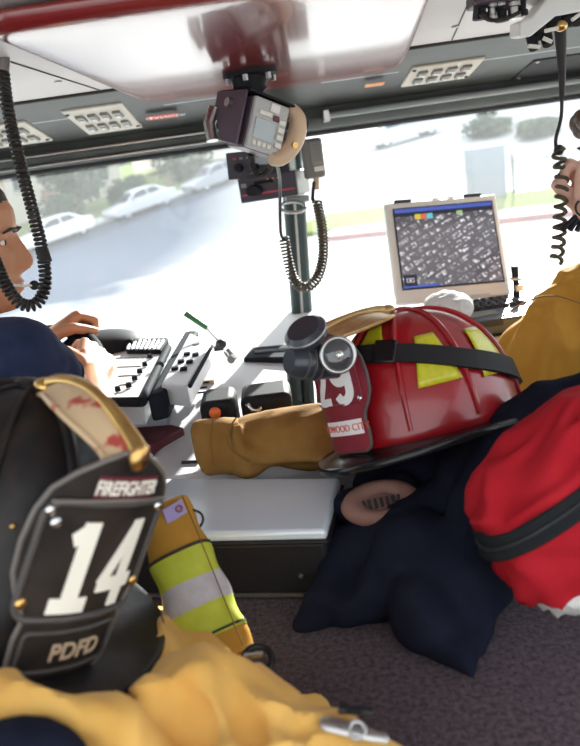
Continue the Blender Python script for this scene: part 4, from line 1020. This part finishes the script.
# tan coat lying behind the case
tc_ = thing('turnout_coat', 'tan canvas coat lying behind the padded case beside the red helmet', 'coat', P(260, 455, 1.12))
g = G()
g.tube(smooth_path([P(232, 446, 1.12), P(275, 440, 1.12), P(335, 437, 1.13), P(400, 440, 1.15)], 6), [.040, .041, .042, .043, .044, .045, .047, .05, .052, .054, .055, .056, .057, .058, .059, .06, .06, .06, .058], 20, flat=1.0)
g.ell(P(300, 436, 1.13), (.09, .05, .05)); g.ell(P(250, 450, 1.12), (.05, .045, .042))
g.tube(smooth_path([P(236, 423, 1.08), P(245, 452, 1.075), P(300, 458, 1.08), P(345, 455, 1.08)], 6), .010, 10)
g = crease(remesh(g, .0045, 5), folds((9, 16, 16), .009, seed=7))
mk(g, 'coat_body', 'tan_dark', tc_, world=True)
cu_ = smooth_path([P(196, 449, 1.115), P(206, 447, 1.115), P(222, 446, 1.117), P(238, 446, 1.12)], 4)
g = G().tube(cu_, [.030 + .010 * min(1, i / 3) for i in range(len(cu_))], 24, flat=1.15)
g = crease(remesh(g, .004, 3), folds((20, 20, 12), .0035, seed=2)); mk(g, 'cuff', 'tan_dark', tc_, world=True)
for q in ([P(213, 418, 1.075), P(211, 440, 1.065), P(214, 466, 1.08)], [P(236, 418, 1.07), P(229, 430, 1.06), P(230, 448, 1.055), P(250, 462, 1.06)]):
    mk(G().tube(smooth_path(q, 5), .0012, 6), 'stitching', 'thread', tc_, world=True)

# foreground coat heaped under the black helmet
fc = thing('turnout_coat', 'yellow-tan canvas coat heaped in the foreground under the black helmet', 'coat', (-.2, .55, 0))
g = G()
g.ell((-.29, .60, .05), (.20, .15, .075)); g.ell((-.08, .49, .02), (.12, .12, .06))
g.caps_chain([P(185, 716, .60), P(250, 738, .585), P(312, 775, .57), P(375, 812, .56)], [.050, .053, .053, .05])
g.caps_chain([P(100, 780, .56), P(180, 790, .56), P(270, 810, .56)], [.055, .06, .06])
g.caps_chain([P(-10, 705, .53), P(40, 712, .52), P(95, 722, .53), P(150, 742, .545), P(175, 770, .55)], [.022, .020, .021, .026, .03])
g.caps_chain([P(205, 672, .60), P(250, 690, .585), P(300, 722, .57)], [.018, .016, .014])
g.caps_chain([P(192, 672, .585), P(215, 705, .55), P(228, 752, .52)], [.012, .013, .014]); g.caps_chain([P(262, 700, .56), P(280, 740, .53), P(285, 780, .51)], [.010, .011, .012]); g.caps_chain([P(150, 690, .57), P(165, 730, .545)], [.014, .012])
g = floorclamp(crease(remesh(g, .005, 8), folds((13, 17, 12), .016, seed=13, fine=.32)))
mk(g, 'coat_body', 'tan_coat', fc, world=True)
g = G().ell(P(6, 768, .49), (.060, .03, .034)); mk(crease(remesh(g, .004, 2), folds((20, 20, 20), .003)), 'lining', 'navy_cloth', fc, world=True)
for q in ([P(185, 664, .59), P(215, 690, .565), P(232, 746, .54)], [P(192, 662, .59), P(222, 688, .565), P(240, 746, .54)]): pass
cl_ = mk(G().tube(smooth_path([P(320, 722, .545), P(345, 728, .54), P(368, 734, .535), P(388, 738, .535)], 5), [.004, .006, .007, .007, .007, .007, .007, .006, .006, .006, .006, .006, .005, .005, .005, .004], 10, flat=.6), 'clasp', 'steel', fc, world=True)
mk(G().tube([P(338, 709, .555), P(372, 712, .555)], .0035, 8), 'clasp_bar', 'black_gloss', cl_, world=True)
mk(G().torus(P(357, 730, .535), .006, .002, V((0, -.6, .8))), 'clasp_ring', 'steel', cl_, world=True)
cl_ = mk(G().torus(P(258, 659, .66), .013, .0035, V((.2, -.4, 1))), 'hook', 'black_gloss', fc, world=True)
mk(G().tube([P(244, 656, .655), P(263, 654, .655)], .0025, 8), 'hook_bar', 'chrome', cl_, world=True)

# sleeve with lime and silver bands
s0, s1 = P(162, 508, .845), P(222, 662, .765)
sd_ = (s1 - s0).normalized(); toc = (CAM - (s0 + s1) / 2).normalized(); sx_ = sd_.cross(toc).normalized(); sn_ = sx_.cross(sd_)
if sn_.dot(toc) < 0: sn_ = -sn_
if sx_.x < 0: sx_ = -sx_
def sleeve(f0, f1, off, n=14, extra=0.):
    rings = []
    for i in range(n + 1):
        f = f0 + (f1 - f0) * i / n; c_ = s0.lerp(s1, f) + sn_ * (.004 * math.sin(f * 5)); w_ = .033 + .007 * f + off; h_ = .020 + .004 * math.sin(f * 7) + off
        rings.append([c_ + sx_ * (spow(math.cos(a), .8) * w_ + .0015 * math.sin(f * 23 + a)) + sn_ * (spow(math.sin(a), .9) * h_ + .0015 * math.sin(a * 3 + f * 15)) for a in [2 * PI * k / 32 for k in range(32)]])
    return G().loft(rings)
slv = thing('coat_sleeve', 'tan coat sleeve with lime and silver reflective bands against the padded case', 'sleeve', s1)
mk(sleeve(0, 1, 0, 30), 'sleeve_cloth', 'tan_gold', slv, world=True)
for f0, f1, nm, mt in ((.345, .515, 'lime_band', 'lime'), (.515, .675, 'silver_band', 'silver_stripe'), (.675, .86, 'lime_band', 'lime'), (.325, .340, 'trim_line', 'black_seam'), (.835, .850, 'trim_line', 'black_seam')):
    mk(sleeve(f0, f1, .0012 if nm != 'trim_line' else .002, 8), nm, mt, slv, world=True)
for k in (.024,):
    mk(G().tube([s0.lerp(s1, f) + sx_ * (k + .003) + sn_ * (.0235 + .004 * math.sin(f * 7) + .004 * math.sin(f * 5)) for f in [.02 + .96 * i / 24 for i in range(25)]], .0007, 6), 'stitching', 'thread', slv, world=True)
lb = mk(G().box((0, 0, 0), (.026, .018, .003)).xf(axes(s0.lerp(s1, .10) + sn_ * .026 + sx_ * .012, (sx_ + sd_ * -.15).normalized(), sd_, sn_)), 'label_tab', 'label_purple', slv, world=True, bevel=.001)
mk(G().torus(s0.lerp(s1, .10) + sn_ * .029 + sx_ * .018, .0035, .0012, sn_), 'grommet', 'curb_red', lb, world=True)
lc = P(190, 519, .84); mk(G().tube(smooth_path([P(172, 512, .835), P(185, 509, .835), P(199, 512, .835), P(203, 520, .835), P(197, 529, .835), P(182, 531, .835)], 6), .0016, 8), 'elastic_loop', 'cord', slv, world=True)

# navy jacket thrown over the carpet, its collar rising behind the red bag
def PF(px, py, z): return PZ(px, py, z)
g = G()
g.caps_chain([P(362, 552, .93), P(414, 530, .93), P(460, 508, .94), P(500, 478, .95)], [.040, .046, .052, .060])
g.caps_chain([P(480, 480, .94), P(515, 430, .93), P(550, 402, .92), P(610, 390, .90)], [.055, .040, .030, .034])
g.caps_chain([PF(420, 560, .06), PF(460, 580, .055), PF(482, 560, .06)], [.062, .056, .05])
g.caps_chain([PF(350, 560, .04), PF(330, 600, .025), PF(300, 622, .012)], [.045, .028, .014])
g.caps_chain([PF(380, 590, .035), PF(345, 610, .02)], [.036, .02])
g.caps_chain([PF(430, 610, .04), PF(452, 640, .020), PF(474, 680, .006)], [.048, .028, .006])
g.caps_chain([PF(470, 600, .035), PF(480, 650, .010)], [.034, .010])
g.caps_chain([P(500, 440, .90), P(470, 500, .87), P(452, 570, .82), P(448, 630, .785)], [.022, .022, .020, .016])
g.caps_chain([P(405, 525, .90), P(378, 565, .865), P(360, 600, .85)], [.018, .016, .012])
g.ell((.23, .87, .03), (.11, .12, .055)); g.ell((.195, .965, .075), (.125, .085, .065)); g.caps_chain([P(352, 505, .985), P(400, 495, .98)], [.028, .03])
g = floorclamp(crease(remesh(g, .006, 7), folds((8, 10, 10), .012, seed=3, fine=.25)))
nj = tag(mk(g, 'jacket', 'navy_cloth'), 'dark navy jacket dropped on the carpet under the red helmet and red bag', 'jacket')
# tan stamped strap roll
tr = thing('strap_roll', 'pinkish tan leather strap roll with dark stamping under the red helmet', 'strap', P(380, 505, .95))
ctr = P(381, 503, .93)
g = G().torus((0, 0, 0), .040, .019, V((0, 0, 1)), 40, 14); rm_ = axes(ctr, V((1, .1, .0)).normalized(), V((-.05, .8, .55)).normalized(), V((0, -.55, .83)).normalized())
g.xf(rm_ @ Matrix.Diagonal((.92, .55, .72, 1))); mk(g, 'strap_band', 'tan_strap', tr, world=True)
g = G().ell((0, 0, -.004), (.036, .020, .010)); g.xf(rm_); mk(g, 'inner_band', 'tan_strap', tr, world=True)
for i in range(7): mk(G().box((-.024 + i * .008, -.004, .009), (.004, .013, .003)).xf(rm_), 'stamp_mark', 'gasket', tr, world=True)

# red bag with a black zip band
bc = P(588, 497, .745); Rw = V((math.cos(ROLL), 0, 0)); 
c_, s_ = math.cos(ROLL), math.sin(ROLL); cpp, spp = math.cos(PITCH), math.sin(PITCH)
right_ = V((1, 0, 0)) * c_ - V((0, spp, cpp)) * s_; up_ = V((1, 0, 0)) * s_ + V((0, spp, cpp)) * c_
bx2 = (right_ * .78 + up_ * .625).normalized(); bz2 = (up_ * .78 - right_ * .625).normalized(); by2 = bz2.cross(bx2)
BG = axes(bc, bx2, by2, bz2)
bag = thing('duffel_bag', 'red duffel bag with a black zip band lying on the navy jacket', 'bag', bc)
LB = .30
ff = folds((9, 20, 24), .015, seed=9, fine=.25)
def bagp(lat, lon, off=0.):
    cl, sl2 = math.cos(lat), math.sin(lat)
    p = V((.128 * spow(math.cos(lon), .85) * spow(cl, .75), .085 * spow(math.sin(lon), .85) * spow(cl, .75), .100 * spow(sl2, .9)))
    n = V((p.x / .0164, p.y / .0072, p.z / .01)).normalized()
    w_ = ff(p) if off < .002 else 0.
    pinch = -.010 * math.exp(-((lat - LB) / .16) ** 2)
    return p + n * (w_ * min(1, abs(lat - LB) * 4) + pinch + off)
def bagpatch(l0, l1, nl, off=0.):
    return G().loft([[bagp(l0 + (l1 - l0) * i / nl, 2 * PI * k / 72, off) for k in range(72)] for i in range(nl + 1)]).xf(BG)
R89 = math.radians(89.5)
mk(bagpatch(LB - .02, R89, 34), 'top_panel', 'bag_red', bag, world=True, angle=180)
mk(bagpatch(-.47, LB - .02, 28), 'bottom_panel', 'bag_red', bag, world=True, angle=180)
mk(bagpatch(-R89, -.47, 14), 'end_panel', 'white_cloth', bag, world=True, angle=180)
zb = mk(bagpatch(LB - .13, LB + .10, 8, .0065), 'zip_band', 'bag_black', bag, world=True, angle=180)
mk(G().tube([bagp(LB - .012, 2 * PI * k / 90, .0078) for k in range(91)], .0018, 6).xf(BG), 'zip_teeth', 'gasket', zb, world=True)

# ================================================================ PEOPLE
def head_geo():                                                  # face towards +Y, z up, about 0.23 tall
    Ft = [(-.118, .030), (-.112, .066), (-.100, .084), (-.088, .083), (-.076, .085), (-.05, .086), (-.03, .088), (0, .089), (.02, .090), (.035, .094), (.055, .093), (.075, .082), (.092, .064), (.105, .040), (.114, .006)]
    Bt = [(-.118, .010), (-.10, .030), (-.08, .055), (-.05, .078), (-.02, .094), (.02, .101), (.05, .098), (.075, .085), (.095, .062), (.107, .036), (.114, .006)]
    Wt = [(-.118, .014), (-.110, .030), (-.095, .044), (-.075, .055), (-.05, .064), (-.02, .071), (.02, .076), (.05, .075), (.075, .065), (.095, .047), (.107, .028), (.114, .005)]
    g = G(); nz, n = 80, 96
    ga = lambda a, s: math.exp(-(a / s) ** 2)
    for i in range(nz + 1):
        z = -.118 + .232 * i / nz; F, B, W = lerp_tab(Ft, z), lerp_tab(Bt, z), lerp_tab(Wt, z)
        for k in range(n):
            a = 2 * PI * k / n; c, s = math.cos(a), math.sin(a)
            x = W * spow(c, .92); y = (F if s > 0 else B) * spow(s, .92)
            if s > .1:
                w = min(1, (s - .1) / .3)
                nose = lerp_tab([(-.054, 0), (-.048, .011), (-.041, .021), (-.033, .0245), (-.024, .0225), (-.010, .016), (.006, .007), (.018, 0)], z) if -.054 < z < .018 else 0
                nw = lerp_tab([(-.06, .017), (-.035, .015), (-.01, .010), (.03, .010)], z)
                y += w * nose * ga(x, nw)
                y += w * .006 * ga(abs(x) - .014, .008) * ga(z + .040, .010)
                y -= w * .011 * ga(abs(x) - .032, .015) * ga(z - .004, .011)
                y += w * .004 * ga(abs(x) - .030, .020) * ga(z - .021, .008)
                y += w * .004 * ga(abs(x) - .042, .016) * ga(z + .028, .020)
                y += w * .0065 * ga(x, .022) * ga(z + .0655, .0045); y += w * .007 * ga(x, .020) * ga(z + .0765, .0052)
                y -= w * .004 * ga(x, .026) * ga(z + .0708, .0022); y -= w * .004 * ga(x, .020) * ga(z + .087, .006)
                y += w * .005 * ga(x, .018) * ga(z + .103, .010)
            g.v.append(V((x, y, z)))
    for i in range(nz):
        for k in range(n): g.f.append((i * n + k, i * n + (k + 1) % n, (i + 1) * n + (k + 1) % n, (i + 1) * n + k))
    g.f += [tuple(range(n))[::-1], tuple(range(nz * n, nz * n + n))]
    for s in (-1, 1):                                            # ears and upper lids
        R = Matrix.Rotation(s * -.35, 3, 'Z') @ Matrix.Rotation(-.2, 3, 'X')
        g.ell((s * .078, -.012, .000), (.008, .018, .031), R)
        g.ell((s * .032, .0685, .0110), (.0145, .0125, .0050)); g.ell((s * .032, .0675, -.0050), (.014, .0115, .0045))
    return g
def hand_geo(wr, f, nrm, side, curl, thumb=1., sc=1., spread=.0):     # wrist, finger direction, palm normal, thumb side
    f = V(f).normalized(); nrm = V(nrm); nrm = (nrm - f * nrm.dot(f)).normalized(); sd2 = f.cross(nrm); sd2 = sd2 if sd2.dot(V(side)) > 0 else -sd2
    g = G(); wr = V(wr); L = .088 * sc
    for k in range(4):
        o = sd2 * ((1.5 - k) * .0195 * sc)
        g.caps_chain([wr + o * .55, wr + f * L * .5 + o * .9, wr + f * L * (1 - .05 * abs(k - 1)) + o], [.017 * sc, .0168 * sc, .0125 * sc], 12)
    lens = ((.042, .025, .021), (.047, .029, .022), (.043, .027, .022), (.034, .020, .019))
    for k in range(4):
        p = wr + f * L * (1 - .05 * abs(k - 1)) + sd2 * ((1.5 - k) * .0195 * sc); a = 0; pts = [p]
        d0 = (f + sd2 * ((1.5 - k) * spread)).normalized()
        for j, l in enumerate(lens[k]):
            a += curl[j] * (1 + .06 * k); pts.append(pts[-1] + (d0 * math.cos(a) + nrm * math.sin(a)) * l * sc)
        g.caps_chain(pts, [.0103 * sc, .0095 * sc, .0086 * sc, .0074 * sc], 12)
    b = wr + f * .022 * sc + sd2 * .030 * sc; d1 = (f * .65 + sd2 * .65 + nrm * .35).normalized(); d2 = (f * .75 + nrm * .75 * thumb - sd2 * .1).normalized()
    g.caps_chain([wr + sd2 * .012 * sc, b, b + d1 * .036 * sc, b + d1 * .036 * sc + d2 * .030 * sc, b + d1 * .036 * sc + d2 * .052 * sc], [.017 * sc, .016 * sc, .0125 * sc, .011 * sc, .0085 * sc], 12)
    return g
def place_head(c, d, upv=(0, 0, 1)):
    f = V(d).normalized(); u = V(upv); u = (u - f * u.dot(f)).normalized(); return axes(V(c), f.cross(u), f, u)
def hair_geo(front, side_, back, thick, nape=-.06):               # shell grown from the scalp above the hairline
    h = head_geo(); n, nz = 96, 80; keep = []; g = G(); outer = []
    def line_(k):
        a = 2 * PI * k / n; s = math.sin(a)
        if s > .62: return front - .012 * (1 - s) * 2
        if s > .12: return front + (side_ - front) * ((.62 - s) / .5)
        if s > -.1: return side_ - .028 * (1 - abs(s) / .12)
        return side_ + (nape - side_) * min(1, (-s - .1) / .5)
    idx = {}
    for i in range(nz + 1):
        for k in range(n):
            p = h.v[i * n + k]
            if p.z >= line_(k) - .004:
                nn = V((p.x, p.y, (p.z - .01))).normalized(); ed = min(1, max(0, (p.z - line_(k)) / .012))
                q = p + nn * (.0012 + thick * ed * (.85 + .5 * noise.noise(p * 90)))
                idx[(i, k)] = len(g.v); g.v.append(q)
    for i in range(nz):
        for k in range(n):
            q = [(i, k), (i, (k + 1) % n), (i + 1, (k + 1) % n), (i + 1, k)]
            if all(t in idx for t in q): g.f.append(tuple(idx[t] for t in q))
    top = [idx[(nz, k)] for k in range(n)]; g.f.append(tuple(top))
    return g
def face_parts(person, HM, hairm, brow):
    for s in (-1, 1):
        e = mk(G().ell((s * .032, .0660, .0030), (.0115, .0115, .0085)).xf(HM), 'eye', 'eye_white', person, world=True)
        mk(G().ell((s * .032 , .0755, .0030), (.0050, .0030, .0050)).xf(HM), 'iris', 'iris', e, world=True)
        mk(G().tube([V((s * .014, .0905, .018)), V((s * .026, .0945, .0225)), V((s * .040, .089, .023)), V((s * .050, .078, .018))], [.003, .0042, .0038, .002], 8, flat=.7).xf(HM), 'eyebrow', brow, person, world=True)

# --- driver
dr = thing('person', 'man in a navy T-shirt driving with both hands on the dark steering wheel', 'person', (-.56, 1.08, -.33))
HD = place_head((-.510, 1.185, .502), (.97, .20, -.06))
g = G(); hg = head_geo().xf(HD); g.join(hg)
SH_R, SH_L = V((-.415, 1.085, .328)), V((-.735, 1.12, .322))
EL_R, WR_R = P(97, 424, 1.25), P(92, 376, 1.385)
EL_L, WR_L = V((-.70, 1.33, .12)), P(46, 342, 1.535)
g.caps_chain([V((-.535, 1.13, .32)), V((-.525, 1.165, .445))], [.062, .056])
g.ell((-.56, 1.10, .17), (.17, .11, .20)); g.ell((-.56, 1.10, -.10), (.15, .11, .20)); g.ell((-.56, 1.10, -.28), (.17, .13, .10))
g.caps_chain([SH_R, SH_R.lerp(SH_L, .5) + V((0, .01, .03)), SH_L], [.058, .065, .058])
g.caps_chain([SH_R, EL_R], [.054, .042]); g.caps_chain([EL_R, EL_R.lerp(WR_R, .35), WR_R], [.042, .042, .028])
g.caps_chain([SH_L, EL_L], [.054, .042]); g.caps_chain([EL_L, EL_L.lerp(WR_L, .35), WR_L], [.042, .041, .028])
for sx2 in (-.66, -.46): g.caps_chain([V((sx2, 1.12, -.27)), V((sx2, 1.48, -.20)), V((sx2, 1.52, -.52))], [.085, .062, .045])
hr_f = (P(97, 350, 1.455) - WR_R)
rimdir = V((0, 1, .4)).normalized()
g.join(hand_geo(WR_R, hr_f, V((-.75, .30, -.55)), V((-.5, .3, .8)), (.75, 1.15, .8), sc=1.02))
hl_f = (P(68, 322, 1.575) - WR_L)
g.join(hand_geo(WR_L, hl_f, V((.15, -.25, -.95)), V((.3, -.95, .1)), (.9, 1.4, 1.0), sc=1.0))
g = remesh(g, .0034, 2, .4)
mk(g, 'body', 'skin', dr, world=True, angle=180)
face_parts(dr, HD, 'hair', 'hair')
hr = mk(hair_geo(.070, .018, -.055, .0065).xf(HD), 'hair', 'hair', dr, world=True, angle=180)
# shirt
g = G(); g.ell((-.56, 1.10, .16), (.19, .125, .21)); g.ell((-.56, 1.10, -.10), (.175, .125, .20))
g.caps_chain([SH_R + V((0, 0, -.004)), SH_R.lerp(SH_L, .5) + V((0, 0, .012)), SH_L + V((0, 0, -.004))], [.064, .074, .064])
g.caps_chain([V((-.54, 1.115, .315)), V((-.533, 1.135, .378))], [.085, .066])
for a, b in ((SH_R, EL_R), (SH_L, EL_L)): g.tube([a, a.lerp(b, .3), a.lerp(b, .42)], [.062, .057, .055], 24)
g = crease(remesh(g, .0045, 4), folds((11, 11, 8), .009, seed=6))
sh = mk(g, 'shirt', 'navy_shirt', dr, world=True, angle=180)
hem = SH_R.lerp(EL_R, .41); hd_ = (EL_R - SH_R).normalized(); mk(G().torus(hem, .0545, .0025, hd_), 'sleeve_hem', 'navy_shirt', sh, world=True)
g = G()
g.ell((-.56, 1.10, -.27), (.185, .15, .115))
for sx2 in (-.66, -.46): g.caps_chain([V((sx2, 1.12, -.27)), V((sx2, 1.48, -.20)), V((sx2, 1.52, -.50))], [.10, .078, .06])
mk(remesh(g, .008, 4), 'trousers', 'trousers', dr, world=True, angle=180)
ds = thing('driver_seat', 'dark driver seat under the man in the navy T-shirt', 'seat', (-.56, 1.2, -.6))
mk(G().box((-.56, 1.26, -.44), (.46, .40, .10)), 'cushion', 'seat_cloth', ds, world=True, bevel=.03, seg=3)
mk(G().box((-.56, 1.26, -.545), (.36, .30, .11)), 'pedestal', 'black_plastic', ds, world=True, bevel=.01)
# headset boom in front of the mouth
hb = thing('headset', 'thin boom of a headset worn by the driver beside his mouth', 'headset', HD @ V((.08, 0, 0)))
mk(G().lathe([(0, .012), (.022, .012), (.030, .006), (.030, -.012), (0, -.012)], HD @ axes((.092, -.010, .0), V((0, 1, 0)), V((0, 0, 1)), V((1, 0, 0))), 24), 'ear_cup', 'rubber', hb, world=True)
mk(G().tube([HD @ V(p) for p in smooth_path([(.098, -.005, -.005), (.092, .030, -.030), (.070, .075, -.060), (.040, .108, -.070)], 6)], .0022, 8), 'boom', 'key_light', hb, world=True)
mk(G().ell(HD @ V((.036, .110, -.070)), (.008, .008, .008)), 'microphone_tip', 'rubber', hb, world=True)
hbp = [HD @ V((math.cos(a) * .090, -.006, .004 + math.sin(a) * .122)) for a in [PI * k / 24 for k in range(25)]]
mk(G().tube(hbp, .005, 8), 'headband', 'rubber', hb, world=True)

# --- passenger
pa = thing('person', 'person in a yellow-tan work coat at the right edge raising a fist', 'person', (.76, 1.33, -.33))
HP = place_head(P(630, 152, 1.45), (-.97, .25, -.02))
hc_ = HP.translation
g = G(); g.join(head_geo().xf(HP))
g.caps_chain([hc_ + V((.03, -.03, -.20)), hc_ + V((.015, -.01, -.07))], [.062, .056])
SL, SR_ = V((.568, 1.33, .222)), V((.95, 1.36, .235))
g.ell((.755, 1.33, .08), (.18, .12, .22)); g.ell((.755, 1.33, -.22), (.17, .13, .16))
g.caps_chain([SL, SL.lerp(SR_, .5) + V((0, 0, .03)), SR_], [.055, .065, .055])
EL2 = V((.430, 1.36, .0)); WR2 = V((.56, 1.56, -.09))
g.caps_chain([SL, EL2], [.052, .042]); g.caps_chain([EL2, WR2], [.042, .028])
FW = P(588, 214, 1.36); ER = V((.83, 1.36, .16))
g.caps_chain([SR_, V((1.0, 1.40, .08)), V((.86, 1.33, .14))], [.052, .046, .044]); g.caps_chain([V((.86, 1.33, .14)), FW], [.042, .029])
g.join(hand_geo(FW, P(556, 184, 1.36) - FW, V((.1, -.1, -1)) * -1 + V((.5, -.2, 0)), V((-.2, -.95, .2)), (1.2, 1.4, .9), sc=.95))
g.join(hand_geo(WR2, V((.2, .9, -.2)), V((.3, 0, -1)), V((1, 0, 0)), (.3, .4, .3)))
for sx2 in (.66, .86): g.caps_chain([V((sx2, 1.33, -.27)), V((sx2, 1.68, -.20)), V((sx2, 1.72, -.52))], [.085, .062, .045])
mk(remesh(g, .0036, 2, .4), 'body', 'skin_pale', pa, world=True, angle=180)
face_parts(pa, HP, 'hair_brown', 'hair_brown')
g = hair_geo(.062, .010, -.06, .012); hh = mk(g.xf(HP), 'hair', 'hair_brown', pa, world=True, angle=180)
q = G()
for i in range(9): q.ell(HP @ V((-.05 + i * .0125, .088 + .006 * math.sin(i * 2.1), .070 + .010 * math.sin(i * 1.3))), (.017, .019, .021))
mk(remesh(q, .003, 2), 'fringe', 'hair_brown', hh, world=True, angle=180)
g = G(); g.ell((.755, 1.33, .07), (.215, .155, .235)); g.ell((.755, 1.33, -.18), (.21, .155, .19))
g.caps_chain([SL + V((.01, 0, -.012)), SL.lerp(SR_, .5) + V((0, 0, .018)), SR_ + V((-.01, 0, -.012))], [.088, .090, .088])
g.caps_chain([SL + V((0, 0, -.01)), SL.lerp(EL2, .5), EL2], [.084, .086, .082]); g.tube([EL2, EL2.lerp(WR2, .5), WR2], [.072, .066, .058], 20)
g.tube([SR_, V((1.0, 1.40, .08)), V((.87, 1.34, .14))], [.085, .08, .07], 20); g.caps_chain([V((1.0, 1.40, .08)), V((.87, 1.34, .14))], [.078, .062])
g.ell((.755, 1.33, .27), (.125, .11, .055))
g = crease(remesh(g, .005, 4), folds((13, 13, 8), .013, seed=15, fine=.35))
ck = mk(g, 'work_coat', 'tan_gold', pa, world=True, angle=180)
mk(G().tube(smooth_path([P(500, 318, 1.235), P(530, 300, 1.215), P(556, 296, 1.21), P(585, 305, 1.21)], 6), .0016, 6), 'stitching', 'thread', ck, world=True)
g = G()
g.ell((.755, 1.33, -.27), (.185, .15, .115))
for sx2 in (.66, .86): g.caps_chain([V((sx2, 1.33, -.27)), V((sx2, 1.68, -.20)), V((sx2, 1.72, -.50))], [.10, .078, .06])
mk(remesh(g, .008, 4), 'trousers', 'trousers', pa, world=True, angle=180)
ps = thing('passenger_seat', 'dark passenger seat under the person in the yellow-tan coat', 'seat', (.755, 1.4, -.6))
mk(G().box((.755, 1.46, -.44), (.46, .40, .10)), 'cushion', 'seat_cloth', ps, world=True, bevel=.03, seg=3)
mk(G().box((.755, 1.46, -.545), (.36, .30, .11)), 'pedestal', 'black_plastic', ps, world=True, bevel=.01)
kr = thing('key_ring', 'ring of dark keys held below the fist at the right edge', 'keys', P(578, 212, 1.31))
mk(G().torus(P(582, 208, 1.31), .014, .0022, V((.3, -1, .2))), 'ring', 'gasket', kr, world=True)
for a, b, r in (((576, 216), (563, 229), .006), ((578, 219), (570, 230), .0055), ((581, 221), (577, 231), .0055)):
    mk(G().tube([P(*a, 1.31), P(*b, 1.31)], [r * .7, r], 10), 'key', 'black_plastic', kr, world=True)

# ================================================================ light, sky, camera
w = bpy.data.worlds.new('World'); SC.world = w; w.use_nodes = True
nt = w.node_tree; bg = nt.nodes['Background']
sky = nt.nodes.new('ShaderNodeTexSky'); sky.sky_type = 'HOSEK_WILKIE'; sky.turbidity = 4; sky.ground_albedo = .5
SUN_EL, SUN_AZ = math.radians(20.5), math.radians(20)             # sun ahead of the truck, a little to the right
sd = V((math.sin(SUN_AZ) * math.cos(SUN_EL), math.cos(SUN_AZ) * math.cos(SUN_EL), math.sin(SUN_EL)))
sky.sun_direction = sd
mx = nt.nodes.new('ShaderNodeMix'); mx.data_type = 'RGBA'; mx.inputs['Factor'].default_value = .75
mx.inputs['B'].default_value = (.92, .96, 1.0, 1)
nt.links.new(sky.outputs[0], mx.inputs['A']); nt.links.new(mx.outputs['Result'], bg.inputs['Color'])
bg.inputs['Strength'].default_value = 1.3
sl_ = bpy.data.lights.new('sun', 'SUN'); sl_.energy = 9.0; sl_.angle = math.radians(.8); sl_.color = (1, .96, .88)
so = bpy.data.objects.new('sun', sl_); COL.objects.link(so); so.rotation_euler = (-sd).to_track_quat('-Z', 'Y').to_euler(); so.location = (3, 8, 6)

cam = bpy.data.cameras.new('camera'); co = bpy.data.objects.new('camera', cam); COL.objects.link(co); SC.camera = co
cam.sensor_fit = 'VERTICAL'; cam.sensor_height = 36; cam.lens = FPX / 746 * 36; cam.clip_start = .02; cam.clip_end = 400
c, s = math.cos(ROLL), math.sin(ROLL); cp, sp = math.cos(PITCH), math.sin(PITCH)
R0, U0, F0 = V((1, 0, 0)), V((0, sp, cp)), V((0, cp, -sp))
right = R0 * c - U0 * s; up = R0 * s + U0 * c
co.matrix_world = axes(CAM, right, up, -F0)
cam.dof.use_dof = True; cam.dof.focus_distance = 1.12; cam.dof.aperture_fstop = 4.8
vs = SC.view_settings; vs.view_transform = 'Standard'; vs.look = 'None'; vs.exposure = 1.3; vs.gamma = 1; vs.use_curve_mapping = False
